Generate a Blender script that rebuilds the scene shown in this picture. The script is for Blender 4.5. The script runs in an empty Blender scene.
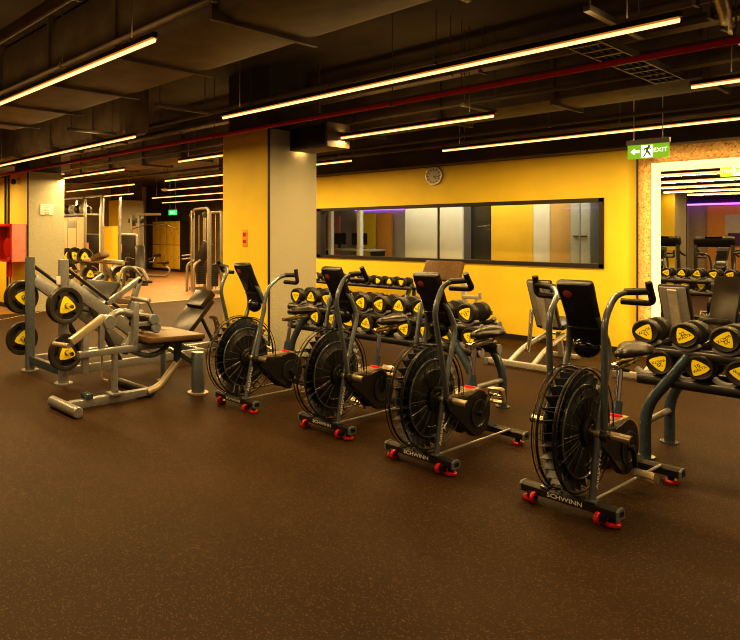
import bpy, bmesh, math, random
from mathutils import Vector, Matrix
random.seed(7)
PI = math.pi
SC = bpy.context.scene
COL = SC.collection
def V(*a): return Vector(a)

# ------------------------------------------------------------------ materials
def mat(name, col, rough=.5, metal=0., var=.12, scale=30., spec=.5, bump=0., coat=0.):
    m = bpy.data.materials.new(name); m.use_nodes = True
    nt = m.node_tree; b = nt.nodes['Principled BSDF']
    tc = nt.nodes.new('ShaderNodeTexCoord')
    nz = nt.nodes.new('ShaderNodeTexNoise'); nz.inputs['Scale'].default_value = scale; nz.inputs['Detail'].default_value = 4
    nt.links.new(tc.outputs['Object'], nz.inputs['Vector'])
    rp = nt.nodes.new('ShaderNodeValToRGB')
    rp.color_ramp.elements[0].position = .3; rp.color_ramp.elements[1].position = .7
    rp.color_ramp.elements[0].color = (*[c*(1-var) for c in col], 1)
    rp.color_ramp.elements[1].color = (*[min(1, c*(1+var)) for c in col], 1)
    nt.links.new(nz.outputs['Fac'], rp.inputs['Fac'])
    nt.links.new(rp.outputs['Color'], b.inputs['Base Color'])
    b.inputs['Roughness'].default_value = rough; b.inputs['Metallic'].default_value = metal
    b.inputs['Specular IOR Level'].default_value = spec
    b.inputs['Coat Weight'].default_value = coat
    if bump:
        bp = nt.nodes.new('ShaderNodeBump'); bp.inputs['Strength'].default_value = bump; bp.inputs['Distance'].default_value = .01
        nt.links.new(nz.outputs['Fac'], bp.inputs['Height']); nt.links.new(bp.outputs['Normal'], b.inputs['Normal'])
    return m
def emit(name, col, s):
    m = bpy.data.materials.new(name); m.use_nodes = True
    nt = m.node_tree; b = nt.nodes['Principled BSDF']
    b.inputs['Base Color'].default_value = (*col, 1)
    b.inputs['Emission Color'].default_value = (*col, 1); b.inputs['Emission Strength'].default_value = s
    return m
def rubber_floor(name, base, fleck, amt, rough):
    m = bpy.data.materials.new(name); m.use_nodes = True
    nt = m.node_tree; b = nt.nodes['Principled BSDF']; L = nt.links.new
    tc = nt.nodes.new('ShaderNodeTexCoord')
    vo = nt.nodes.new('ShaderNodeTexVoronoi'); vo.inputs['Scale'].default_value = 125
    L(tc.outputs['Object'], vo.inputs['Vector'])
    sep = nt.nodes.new('ShaderNodeSeparateColor'); L(vo.outputs['Color'], sep.inputs['Color'])
    lt = nt.nodes.new('ShaderNodeMath'); lt.operation = 'LESS_THAN'; lt.inputs[1].default_value = amt
    L(sep.outputs['Red'], lt.inputs[0])
    l2 = nt.nodes.new('ShaderNodeMath'); l2.operation = 'LESS_THAN'; l2.inputs[1].default_value = .42
    L(vo.outputs['Distance'], l2.inputs[0])
    mu = nt.nodes.new('ShaderNodeMath'); mu.operation = 'MULTIPLY'; L(lt.outputs[0], mu.inputs[0]); L(l2.outputs[0], mu.inputs[1])
    nz = nt.nodes.new('ShaderNodeTexNoise'); nz.inputs['Scale'].default_value = 1.3; nz.inputs['Detail'].default_value = 6
    L(tc.outputs['Object'], nz.inputs['Vector'])
    nf = nt.nodes.new('ShaderNodeTexNoise'); nf.inputs['Scale'].default_value = 140; nf.inputs['Detail'].default_value = 2
    L(tc.outputs['Object'], nf.inputs['Vector'])
    rp = nt.nodes.new('ShaderNodeValToRGB')
    rp.color_ramp.elements[0].position = .3; rp.color_ramp.elements[1].position = .75
    rp.color_ramp.elements[0].color = (*[c*.8 for c in base], 1); rp.color_ramp.elements[1].color = (*[c*1.25 for c in base], 1)
    L(nz.outputs['Fac'], rp.inputs['Fac'])
    mx = nt.nodes.new('ShaderNodeMix'); mx.data_type = 'RGBA'; mx.blend_type = 'OVERLAY'; mx.inputs['Factor'].default_value = .5
    L(rp.outputs['Color'], mx.inputs['A']); L(nf.outputs['Color'], mx.inputs['B'])
    m2 = nt.nodes.new('ShaderNodeMix'); m2.data_type = 'RGBA'; L(mu.outputs[0], m2.inputs['Factor'])
    L(rp.outputs['Color'], m2.inputs['A']); m2.inputs['B'].default_value = (*fleck, 1)
    L(m2.outputs['Result'], b.inputs['Base Color'])
    b.inputs['Roughness'].default_value = rough; b.inputs['Specular IOR Level'].default_value = .12
    bp = nt.nodes.new('ShaderNodeBump'); bp.inputs['Strength'].default_value = .35; bp.inputs['Distance'].default_value = .004
    L(nf.outputs['Fac'], bp.inputs['Height']); L(bp.outputs['Normal'], b.inputs['Normal'])
    return m
def osb(name):
    m = bpy.data.materials.new(name); m.use_nodes = True
    nt = m.node_tree; b = nt.nodes['Principled BSDF']; L = nt.links.new
    tc = nt.nodes.new('ShaderNodeTexCoord')
    nz = nt.nodes.new('ShaderNodeTexNoise'); nz.inputs['Scale'].default_value = 5; nz.inputs['Detail'].default_value = 3
    L(tc.outputs['Object'], nz.inputs['Vector'])
    mxv = nt.nodes.new('ShaderNodeMix'); mxv.data_type = 'VECTOR'; mxv.inputs['Factor'].default_value = .12
    L(tc.outputs['Object'], mxv.inputs['A']); L(nz.outputs['Color'], mxv.inputs['B'])
    vo = nt.nodes.new('ShaderNodeTexVoronoi'); vo.inputs['Scale'].default_value = 48; L(mxv.outputs['Result'], vo.inputs['Vector'])
    rp = nt.nodes.new('ShaderNodeValToRGB'); e = rp.color_ramp.elements
    e[0].position = 0; e[0].color = (.33, .175, .05, 1); e[1].position = 1; e[1].color = (.52, .31, .11, 1)
    k = e.new(.5); k.color = (.42, .23, .07, 1)
    sep = nt.nodes.new('ShaderNodeSeparateColor'); L(vo.outputs['Color'], sep.inputs['Color']); L(sep.outputs['Green'], rp.inputs['Fac'])
    n2 = nt.nodes.new('ShaderNodeTexNoise'); n2.inputs['Scale'].default_value = 34; n2.inputs['Detail'].default_value = 5; L(tc.outputs['Object'], n2.inputs['Vector'])
    r2 = nt.nodes.new('ShaderNodeValToRGB'); r2.color_ramp.elements[0].position = .36; r2.color_ramp.elements[0].color = (.35, .28, .2, 1)
    r2.color_ramp.elements[1].position = .42; r2.color_ramp.elements[1].color = (1, 1, 1, 1)
    L(n2.outputs['Fac'], r2.inputs['Fac'])
    mm = nt.nodes.new('ShaderNodeMix'); mm.data_type = 'RGBA'; mm.blend_type = 'MULTIPLY'; mm.inputs['Factor'].default_value = 1
    L(rp.outputs['Color'], mm.inputs['A']); L(r2.outputs['Color'], mm.inputs['B'])
    L(mm.outputs['Result'], b.inputs['Base Color']); b.inputs['Roughness'].default_value = .7
    return m
def glass(name, tint, spec_rough=.02, mixf=.9):
    m = bpy.data.materials.new(name); m.use_nodes = True
    nt = m.node_tree; nt.nodes.clear(); L = nt.links.new
    out = nt.nodes.new('ShaderNodeOutputMaterial'); tr = nt.nodes.new('ShaderNodeBsdfTransparent'); tr.inputs['Color'].default_value = (*tint, 1)
    gl = nt.nodes.new('ShaderNodeBsdfGlossy'); gl.inputs['Roughness'].default_value = spec_rough
    fr = nt.nodes.new('ShaderNodeFresnel'); ge = nt.nodes.new('ShaderNodeNewGeometry')
    ma = nt.nodes.new('ShaderNodeMapRange'); L(ge.outputs['Backfacing'], ma.inputs['Value']); ma.inputs['To Min'].default_value = mixf; ma.inputs['To Max'].default_value = 1/mixf
    L(ma.outputs['Result'], fr.inputs['IOR'])
    mx = nt.nodes.new('ShaderNodeMixShader'); L(fr.outputs[0], mx.inputs[0]); L(tr.outputs[0], mx.inputs[1]); L(gl.outputs[0], mx.inputs[2])
    L(mx.outputs[0], out.inputs['Surface'])
    return m

M = {}
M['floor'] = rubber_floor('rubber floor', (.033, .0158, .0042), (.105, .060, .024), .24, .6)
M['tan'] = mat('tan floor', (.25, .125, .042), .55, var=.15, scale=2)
M['yellow'] = mat('yellow paint', (.87, .635, .040), .55, var=.04, scale=3)
M['concrete'] = mat('grey stucco', (.47, .445, .325), .85, var=.2, scale=90, bump=.5)
M['ceil'] = mat('dark ceiling', (.07, .05, .028), .8, var=.35, scale=1.6)
M['duct'] = mat('dark duct', (.13, .095, .058), .55, var=.3, scale=4)
M['black'] = mat('black plastic', (.012, .011, .011), .38, var=.2)
M['plate'] = mat('plate rubber', (.030, .025, .021), .42, var=.2, scale=50)
M['rub'] = mat('black rubber', (.0145, .0115, .0095), .48, var=.25, scale=60)
M['baseboard'] = mat('dark skirting', (.02, .013, .009), .5)
M['osb'] = osb('strand board')
M['gun'] = mat('gunmetal paint', (.135, .16, .19), .3, .35, coat=.5)
M['steel'] = mat('steel grey paint', (.24, .215, .18), .4, .4)
M['warm'] = mat('tan lit tube paint', (.44, .37, .26), .36, .35, var=.05)  # silver tubes with the tan light on them put into the colour
M['signwhite'] = emit('sign white', (.85, .85, .70), .9)
M['slate'] = mat('slate blue tube', (.07, .105, .155), .26, .45, coat=.5)
M['dark'] = mat('dark tube', (.03, .03, .033), .34, .3, coat=.3)
M['silver'] = mat('silver paint', (.33, .335, .345), .3, .55)
M['pale_silver'] = mat('pale silver paint', (.56, .54, .49), .33, .5)
M['chrome'] = mat('chrome', (.72, .68, .62), .16, 1., var=.04)
M['gold_lit'] = mat('gold lit steel', (.66, .56, .40), .3, .85, var=.02, scale=6)  # steel with the golden light on it put into the colour
M['red'] = mat('red plastic', (.62, .012, .012), .35)
M['redpaint'] = mat('red pipe paint', (.62, .014, .012), .42)
M['pink'] = mat('faded red panel', (.75, .29, .24), .5, var=.1, scale=8)
M['lab'] = mat('label yellow', (.92, .76, .012), .45, var=.03)
M['ink'] = mat('label ink', (.012, .010, .008), .5)
M['white'] = mat('white print', (.78, .76, .70), .5, var=.03)
M['pad'] = mat('vinyl pad', (.018, .013, .011), .3, var=.2, scale=40)
M['brownpad'] = mat('brown vinyl pad', (.12, .068, .027), .42, var=.2, scale=30)
M['greypl'] = mat('grey cradle', (.27, .265, .27), .45)
M['locker'] = mat('locker yellow', (.66, .43, .035), .5, var=.06, scale=3)
M['beige'] = mat('beige panel', (.50, .43, .30), .6, var=.06, scale=4)
M['pale'] = mat('pale partition', (.56, .55, .50), .55, var=.05, scale=3)
M['cab'] = mat('grey cabinet', (.30, .32, .33), .5, var=.05)
M['tanwall'] = mat('tan panel', (.42, .27, .10), .6, var=.05, scale=4)
M['purple'] = mat('purple paint', (.10, .025, .20), .6)
M['orange'] = mat('orange panel', (.75, .36, .08), .55, var=.05)
M['green'] = mat('sign green', (.10, .33, .045), .4, var=.1)
M['strip'] = emit('strip glow', (1., .56, .20), 1.75)
M['stripedge'] = emit('strip edge glow', (1., .36, .05), .30)
M['halo'] = emit('mirror backlight', (1., .80, .36), .82)
M['neon'] = emit('purple neon', (.45, .12, 1.), 3.)
M['exit'] = emit('exit glow', (.02, .55, .12), 1.3)
M['signglow'] = emit('sign panel glow', (.17, .36, .015), .8)
M['blade'] = mat('fan blade grey', (.075, .082, .10), .3, .3)
M['glass'] = glass('window glass', (.88, .90, .86), .01, 1.5)
M['mirror'] = mat('mirror silver', (.86, .86, .84), .01, 1., var=.0)
M['screen'] = mat('dark screen', (.01, .011, .013), .12)
M['badge'] = mat('badge red', (.28, .05, .05), .4)
M['clockface'] = mat('clock face', (.60, .55, .47), .5, var=.03)
M['bluegrey'] = mat('blue grey cap', (.15, .17, .20), .4)
M['flex'] = mat('foil hose', (.32, .24, .13), .35, .6, bump=.6, scale=25)
M['tray'] = mat('galvanised tray', (.16, .14, .12), .45, .5)

# ------------------------------------------------------------------ mesh builder
class MB:
    def __init__(s): s.v = []; s.f = []; s.mi = []; s.mats = []
    def _m(s, m):
        if m not in s.mats: s.mats.append(m)
        return s.mats.index(m)
    def add(s, vs, fs, m):
        o = len(s.v); s.v += [Vector(v) for v in vs]; k = s._m(m)
        for f in fs: s.f.append([i+o for i in f]); s.mi.append(k)
        return s
    def box(s, c, size, m, rot=None, ch=0.):
        x, y, z = [a/2 for a in size]
        if ch <= 0:
            vs = [V(a*x, b*y, d*z) for a in (-1, 1) for b in (-1, 1) for d in (-1, 1)]
            fs = [(0, 1, 3, 2), (4, 6, 7, 5), (0, 4, 5, 1), (2, 3, 7, 6), (0, 2, 6, 4), (1, 5, 7, 3)]
        else:
            bm = bmesh.new(); bmesh.ops.create_cube(bm, size=1)
            for v in bm.verts: v.co = V(v.co.x*size[0], v.co.y*size[1], v.co.z*size[2])
            bmesh.ops.bevel(bm, geom=bm.edges[:], offset=min(ch, min(size)*.45), segments=2, affect='EDGES', profile=.6)
            bm.verts.ensure_lookup_table(); bm.verts.index_update()
            vs = [v.co.copy() for v in bm.verts]; fs = [[v.index for v in f.verts] for f in bm.faces]; bm.free()
        R = rot if rot is not None else Matrix.Identity(3)
        return s.add([R @ v + Vector(c) for v in vs], fs, m)
    def beam(s, a, b, w, h, m, ch=.006, up=(0, 0, 1)):
        a, b = Vector(a), Vector(b); d = (b-a); L = d.length; d.normalize()
        up = Vector(up)
        if abs(d.dot(up)) > .97: up = V(0, 1, 0)
        sx = d.cross(up).normalized(); sz = sx.cross(d)
        R = Matrix((sx, d, sz)).transposed()
        return s.box((a+b)/2, (w, L, h), m, R, ch)
    def tube(s, pts, r, m, n=10, caps=True, closed=False, sq=1.):
        pts = [Vector(p) for p in pts]; N = len(pts)
        rr = r if isinstance(r, (list, tuple)) else [r]*N
        tang = []
        for i in range(N):
            if closed: t = pts[(i+1) % N]-pts[i-1]
            else: t = pts[min(i+1, N-1)]-pts[max(i-1, 0)]
            tang.append(t.normalized())
        u = V(0, 0, 1) if abs(tang[0].z) < .9 else V(1, 0, 0)
        u = (u - tang[0]*u.dot(tang[0])).normalized()
        vs = []; fs = []
        for i in range(N):
            u = (u - tang[i]*u.dot(tang[i])).normalized(); w = tang[i].cross(u)
            for k in range(n):
                a = 2*PI*k/n; vs.append(pts[i] + (u*math.cos(a)*sq + w*math.sin(a))*rr[i])
        for i in range(N if closed else N-1):
            j = (i+1) % N
            for k in range(n):
                l = (k+1) % n; fs.append((i*n+k, i*n+l, j*n+l, j*n+k))
        if caps and not closed:
            fs.append(tuple(range(n-1, -1, -1))); fs.append(tuple((N-1)*n+k for k in range(n)))
        return s.add(vs, fs, m)
    def cyl(s, a, b, r, m, n=20, r2=None, ch=0.):
        a, b = Vector(a), Vector(b)
        if ch:
            d = (b-a).normalized()
            return s.tube([a, a+d*.0001, a+d*ch, b-d*ch, b-d*.0001, b], [r-ch, r-ch, r, r, r-ch, r-ch], m, n)
        return s.tube([a, b], [r, r if r2 is None else r2], m, n)
    def lathe(s, prof, o, axis, m, n=28):
        # prof: (radius, distance along axis)
        o = Vector(o); d = Vector(axis).normalized(); u = V(0, 0, 1) if abs(d.z) < .9 else V(1, 0, 0)
        u = (u-d*u.dot(d)).normalized(); w = d.cross(u); vs = []; fs = []
        for r, t in prof:
            for k in range(n):
                a = 2*PI*k/n; vs.append(o+d*t+(u*math.cos(a)+w*math.sin(a))*r)
        for i in range(len(prof)-1):
            for k in range(n):
                l = (k+1) % n; fs.append((i*n+k, i*n+l, (i+1)*n+l, (i+1)*n+k))
        if prof[0][0] > 1e-6: fs.append(tuple(range(n-1, -1, -1)))
        if prof[-1][0] > 1e-6: fs.append(tuple((len(prof)-1)*n+k for k in range(n)))
        return s.add(vs, fs, m)
    def torus(s, c, axis, R, r, m, n=40, k=6):
        c = Vector(c); d = Vector(axis).normalized(); u = V(0, 0, 1) if abs(d.z) < .9 else V(1, 0, 0)
        u = (u-d*u.dot(d)).normalized(); w = d.cross(u)
        return s.tube([c+(u*math.cos(2*PI*i/n)+w*math.sin(2*PI*i/n))*R for i in range(n)], r, m, k, closed=True)
    def prism(s, poly, o, ux, uy, depth, m, ch=0.):
        # poly in (ux,uy) plane, extruded along ux x uy, starting at o
        ux, uy = Vector(ux).normalized(), Vector(uy).normalized(); w = ux.cross(uy); o = Vector(o); n = len(poly)
        cx = sum(p[0] for p in poly)/n; cy = sum(p[1] for p in poly)/n
        def ring(t, k): return [o+ux*(cx+(p[0]-cx)*k)+uy*(cy+(p[1]-cy)*k)+w*t for p in poly]
        if ch:
            ext = max(max(abs(p[0]-cx), abs(p[1]-cy)) for p in poly); q = 1-ch/ext
            rings = [ring(0, q), ring(ch, 1), ring(depth-ch, 1), ring(depth, q)]
        else: rings = [ring(0, 1), ring(depth, 1)]
        vs = [v for r in rings for v in r]; fs = []
        for i in range(len(rings)-1):
            for k in range(n):
                l = (k+1) % n; fs.append((i*n+k, i*n+l, (i+1)*n+l, (i+1)*n+k))
        fs.append(tuple(range(n-1, -1, -1))); fs.append(tuple((len(rings)-1)*n+k for k in range(n)))
        return s.add(vs, fs, m)
    def ball(s, c, r, m, n=16, sc=(1, 1, 1)):
        c = Vector(c); prof = [(math.sin(PI*i/10)*1., -math.cos(PI*i/10)) for i in range(11)]
        vs = []; fs = []
        for q, t in prof:
            for k in range(n):
                a = 2*PI*k/n; vs.append(c+V(q*math.cos(a)*r*sc[0], q*math.sin(a)*r*sc[1], t*r*sc[2]))
        for i in range(10):
            for k in range(n):
                l = (k+1) % n; fs.append((i*n+k, i*n+l, (i+1)*n+l, (i+1)*n+k))
        return s.add(vs, fs, m)
    def text(s, body, size, o, ux, uy, m, lift=.0, align='CENTER', bold=.0, sx=1.):
        tv, tf = text_geo(body, bold); ux, uy = Vector(ux).normalized(), Vector(uy).normalized(); w = ux.cross(uy); o = Vector(o)
        return s.add([o+ux*(v[0]*size*sx)+uy*(v[1]*size)+w*lift for v in tv], tf, m)
    def build(s, name, parent=None, loc=None, rot=None):
        me = bpy.data.meshes.new(name)
        me.from_pydata([tuple(v) for v in s.v], [], s.f)
        for m in s.mats: me.materials.append(M[m])
        me.polygons.foreach_set('material_index', s.mi)
        me.update()
        bm = bmesh.new(); bm.from_mesh(me)
        bmesh.ops.recalc_face_normals(bm, faces=bm.faces[:]); bm.to_mesh(me); bm.free()
        try: me.set_sharp_from_angle(angle=math.radians(38))
        except Exception: pass
        me.polygons.foreach_set('use_smooth', [True]*len(me.polygons))
        ob = bpy.data.objects.new(name, me); COL.objects.link(ob)
        if parent is not None: ob.parent = parent
        if loc: ob.location = loc
        if rot: ob.rotation_euler = rot
        return ob
_txt = {}
def text_geo(body, bold):
    key = (body, bold)
    if key not in _txt:
        cu = bpy.data.curves.new('t', 'FONT'); cu.body = body; cu.size = 1.; cu.align_x = 'CENTER'; cu.align_y = 'CENTER'; cu.offset = bold
        cu.resolution_u = 2
        o = bpy.data.objects.new('t', cu); COL.objects.link(o)
        me = bpy.data.meshes.new_from_object(o.evaluated_get(bpy.context.evaluated_depsgraph_get()))
        _txt[key] = ([tuple(v.co) for v in me.vertices], [tuple(p.vertices) for p in me.polygons])
        bpy.data.objects.remove(o); bpy.data.curves.remove(cu); bpy.data.meshes.remove(me)
    return _txt[key]

def fillet(pts, rad, seg=5):
    pts = [Vector(p) for p in pts]; out = [pts[0]]
    for i in range(1, len(pts)-1):
        a, b, c = pts[i-1], pts[i], pts[i+1]
        r = min(rad, (a-b).length*.48, (c-b).length*.48)
        p0 = b+(a-b).normalized()*r; p1 = b+(c-b).normalized()*r
        for k in range(seg+1):
            t = k/seg; out.append(p0*(1-t)**2+b*2*t*(1-t)+p1*t*t)
    out.append(pts[-1]); return out

def tag(o, label, cat, group=None, kind=None):
    o['label'] = label; o['category'] = cat
    if group: o['group'] = group
    if kind: o['kind'] = kind
    return o
def thing(name, label, cat, loc=(0, 0, 0), rotz=0., group=None):
    o = bpy.data.objects.new(name, None); COL.objects.link(o); o.empty_display_size = .1
    o.location = loc; o.rotation_euler = (0, 0, rotz)
    return tag(o, label, cat, group)
def struct(o):
    o['kind'] = 'structure'; return o
def dup(root, loc, label, group=None, rotz=None):
    def cp(o, par):
        c = o.copy(); COL.objects.link(c)
        if par is not None: c.parent = par
        for ch in [x for x in kids.get(o.name, [])]: cp(ch, c)
        return c
    kids = {}
    def walk(o):
        kids[o.name] = list(o.children)
        for ch in o.children: walk(ch)
    walk(root)
    r = cp(root, None); r.location = loc
    if rotz is not None: r.rotation_euler = (0, 0, rotz)
    r['label'] = label
    if group: r['group'] = group
    return r
ORD = ['first', 'second', 'third', 'fourth', 'fifth', 'sixth', 'seventh', 'eighth', 'ninth', 'tenth', 'eleventh', 'twelfth']

# ------------------------------------------------------------------ room shell
WY = 9.736
def slab(name, x0, x1, y0, y1, z0, z1, m):
    return struct(MB().box(((x0+x1)/2, (y0+y1)/2, (z0+z1)/2), (x1-x0, y1-y0, z1-z0), m).build(name))
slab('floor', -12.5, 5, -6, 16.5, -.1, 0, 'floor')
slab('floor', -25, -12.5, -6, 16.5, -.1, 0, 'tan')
o = MB()
o.box((-12.46, 11.2, .003), (.06, 10.6, .006), 'beige').build('trim_1')['kind'] = 'structure'
o = MB()
for k in range(14): o.box((-11.72-.062*k*1.0, 4.5+.1*k, .003), (.04, .055, .006), 'beige', Matrix.Rotation(.55, 3, 'Z'))
struct(o.build('trim_2'))
slab('ceiling', -25, 5, -6, 16.5, 3.7, 3.8, 'ceil')
# back wall with the long window opening
WX0, WX1, WZ0, WZ1 = -8.73, -3.53, 1.12, 2.08
XL, XR = -11., 5.
b = MB()
def bx(mb, x0, x1, y0, y1, z0, z1, m): mb.box(((x0+x1)/2, (y0+y1)/2, (z0+z1)/2), (x1-x0, y1-y0, z1-z0), m)
bx(b, XL, WX0, WY, WY+.2, 0, 3.7, 'yellow'); bx(b, WX1, XR, WY, WY+.2, 0, 3.7, 'yellow')
bx(b, WX0, WX1, WY, WY+.2, 0, WZ0, 'yellow'); bx(b, WX0, WX1, WY, WY+.2, WZ1, 3.7, 'yellow')
struct(b.build('wall_back'))
slab('baseboard_back', XL, -3.12, WY-.015, WY-.001, 0, .075, 'baseboard')
slab('trim_3', XL-.3, XR, WY-.35, WY-.001, 2.70, 3.69, 'ceil')       # dark bulkhead above the yellow wall
slab('wall_side', XL, XL+.2, WY+.21, 16.5, 0, 3.7, 'concrete')
slab('wall_far', -25, XL, 16.3, 16.5, 0, 3.7, 'ceil')
slab('wall_left', -25, -24.8, -6, 16.3, 0, 3.7, 'beige')
# window
w = struct(MB().build('window_1'))
f = MB()
fw = .055
bx(f, WX0, WX1, WY-.03, WY+.12, WZ0-.0, WZ0+fw, 'baseboard'); bx(f, WX0, WX1, WY-.03, WY+.12, WZ1-fw, WZ1, 'baseboard')
bx(f, WX0, WX0+.16, WY-.03, WY+.12, WZ0, WZ1, 'baseboard'); bx(f, WX1-fw, WX1, WY-.03, WY+.12, WZ0, WZ1, 'baseboard')
f.build('window_frame', w)
mu = MB(); bx(mu, -6.05, -6.03, WY+.015, WY+.045, WZ0, WZ1, 'baseboard'); mu.build('mullion', w)
gl = MB().add([(WX0+fw, WY+.03, WZ0+fw), (-6.04, WY+.03, WZ0+fw), (-6.04, WY+.03, WZ1-fw), (WX0+fw, WY+.03, WZ1-fw)], [(0, 1, 2, 3)], 'glass'); gl.build('pane', w)
gl = MB().add([(-6.04, WY+.03, WZ0+fw), (WX1-fw, WY+.03, WZ0+fw), (WX1-fw, WY+.03, WZ1-fw), (-6.04, WY+.03, WZ1-fw)], [(0, 1, 2, 3)], 'glass'); gl.build('pane', w)

# office behind the window
OY = 12.7
slab('wall_office_back', XL+.2, -2.2, OY, OY+.1, 0, 3.0, 'pale')
slab('wall_office_right', -2.2, -2.1, WY+.21, OY+.1, 0, 3.0, 'pale')
slab('ceiling_office', XL+.2, -2.1, WY+.2, OY+.1, 2.9, 3.0, 'ceil')
def pl(name, label, cat, x0, x1, y0, y1, z1, m, handles=0):
    t = thing(name, label, cat, ((x0+x1)/2, y0, 0))
    c = (x0+x1)/2
    q = MB(); q.box((0, (y1-y0)/2, z1/2), (x1-x0, y1-y0, z1), m, None, .008); q.build('body', t)
    if handles:
        for sx in (-1, 1):
            d = MB(); d.box((sx*(x1-x0)/4, -.012, z1/2), ((x1-x0)/2-.012, .02, z1-.06), m, None, .006); dd = d.build('door', t)
            h = MB(); h.box((sx*.06, -.035, 1.55), (.09, .02, .018), 'dark', None, .004); h.build('handle', dd)
    return t
PANEL = [('storage_cabinet', 'grey two-door cabinet with dark handles behind the right end of the window', 'cabinet', -4.575, -4.27, 11.25, 11.7, 2.4, 'cab', 1),
         ('partition_panel', 'tan brown panel behind the glass, left of the grey two-door cabinet', 'panel', -4.92, -4.58, 11.3, 11.36, 2.7, 'tanwall', 0),
         ('partition_panel', 'pale cream panel behind the glass between the yellow and tan panels', 'panel', -5.2, -4.925, 11.3, 11.36, 2.7, 'pale', 0),
         ('partition_panel', 'wide yellow panel behind the glass in the middle of the window', 'panel', -5.946, -5.205, 11.3, 11.36, 2.7, 'locker', 0),  # darker yellow stands in for dimming by the glass
         ('partition_panel', 'pale grey panel behind the glass just left of the window mullion', 'panel', -7.74, -7.03, 11.3, 11.36, 2.7, 'pale', 0),
         ('partition_panel', 'pale grey panel behind the glass just right of the window mullion', 'panel', -6.98, -6.5, 11.3, 11.36, 2.7, 'pale', 0),
         ('partition_panel', 'orange panel behind the left part of the window', 'panel', -9.25, -8.85, 12.4, 12.46, 2.05, 'orange', 0),
         ('partition_panel', 'narrow yellow panel behind the left part of the window', 'panel', -9.85, -9.3, 12.4, 12.46, 2.05, 'yellow', 0),
         ('partition_panel', 'pale pink poster panel deep behind the left end of the window', 'panel', -10.75, -10.35, 12.4, 12.46, 2.0, 'pink', 0)]
PANEL += [('office_door', 'dark office door behind the glass left of the wide yellow panel', 'door', -6.44, -6.06, 11.5, 11.56, 2.35, 'dark', 0),
          ('partition_post', 'slim white post behind the left part of the window', 'post', -8.95, -8.85, 11.3, 11.4, 2.7, 'white', 0),
          ('partition_post', 'slim white post behind the window nearest its left end', 'post', -9.75, -9.66, 11.3, 11.4, 2.7, 'white', 0)]
for p in PANEL: pl(*p)
dk_ = thing('office_desk', 'long pale office desk behind the left part of the window', 'desk', (-9.6, 11.9, 0))
MB().box((0, 0, 1.22), (1.6, .5, .05), 'pale', None, .01).build('desk_top', dk_)
for x in (-.75, .75): MB().box((x, 0, .6), (.05, .45, 1.2), 'dark').build('leg', dk_)
for k, x in enumerate((-9.95, -9.35)):
    mo = thing('computer_monitor', f'dark computer monitor on the office desk, {["left", "right"][k]} of the two', 'monitor', (x, 11.9, 1.245), 0, 'monitors on the office desk')
    MB().box((0, 0, .22), (.42, .03, .26), 'screen', None, .006).build('screen', mo)
    q = MB(); q.box((0, .03, .06), (.05, .03, .12), 'dark'); q.box((0, .03, .006), (.2, .14, .012), 'dark'); q.build('stand', mo)
nn = MB(); nn.tube([(-10.1, 12.675, 2.16), (-8.7, 12.675, 2.16)], .02, 'neon', 8)
tag(nn.build('neon_tube'), 'purple neon tube high up behind the left window pane', 'light')  # plain neon tube on the office wall, no sign

# pillars
def pillar(x0, x1, y0, y1, z1, name='pillar', back=False):
    b = MB(); X, Y = (x0, x1), (y0, y1)
    b.box(((x0+x1)/2, (y0+y1)/2, z1/2), (x1-x0, y1-y0, z1), 'concrete')
    b.box(((x0+x1)/2, y1+.008 if back else y0-.008, z1/2), (x1-x0-.004, .016, z1), 'yellow')
    b.box((x1+.004, y0-.006, z1/2), (.014, .03, z1), 'baseboard')
    b.box(((x0+x1)/2, (y0+y1)/2, z1+.4), (x1-x0-.1, y1-y0-.1, .8), 'ceil')
    return struct(b.build(name))
pillar(-6.69, -5.82, 5.64, 6.51, 2.9)
pillar(-13.42, -12.56, 5.40, 6.2, 2.85)
pillar(-22.95, -22.1, 13.3, 14.4, 2.9)
pillar(-6.95, -6.02, -3.3, -2.3, 2.9, back=True)
slab('wall_partition', -24.8, -13.6, 5.6, 5.7, 0, 2.85, 'yellow')
slab('baseboard_left', -24.8, -12.56, 5.36, 5.395, 0, .09, 'baseboard')

# strand board wall panel with the backlit mirror
slab('wall_board', -3.105, 1.5, WY-.06, WY-.002, 0, 2.78, 'osb')
slab('trim_4', -3.125, -3.105, WY-.07, WY-.001, 0, 2.70, 'baseboard')
mt = thing('wall_mirror', 'large frameless wall mirror with glowing edge on the strand board wall', 'mirror', (-.95, WY-.06, 0))
MX = 1.89; MZ = 2.378
g = MB(); g.box((0, -.045, (MZ+.12)/2), (MX*2, .012, MZ-.12), 'mirror'); g.build('mirror_glass', mt)
g = MB()
bw = .115
def quad(a, bb, c, d): g.add([a, bb, c, d], [(0, 1, 2, 3)], 'halo')
for (xa, za, xb, zb, xc, zc, xd, zd) in ((-MX, .12, -MX, MZ, -MX-bw, MZ+bw, -MX-bw, .12), (-MX, MZ, MX, MZ, MX+bw, MZ+bw, -MX-bw, MZ+bw), (MX, MZ, MX, .12, MX+bw, .12, MX+bw, MZ+bw)):
    quad((xa, -.044, za), (xb, -.044, zb), (xc, -.006, zc), (xd, -.006, zd))
g.build('light_band', mt)

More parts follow.
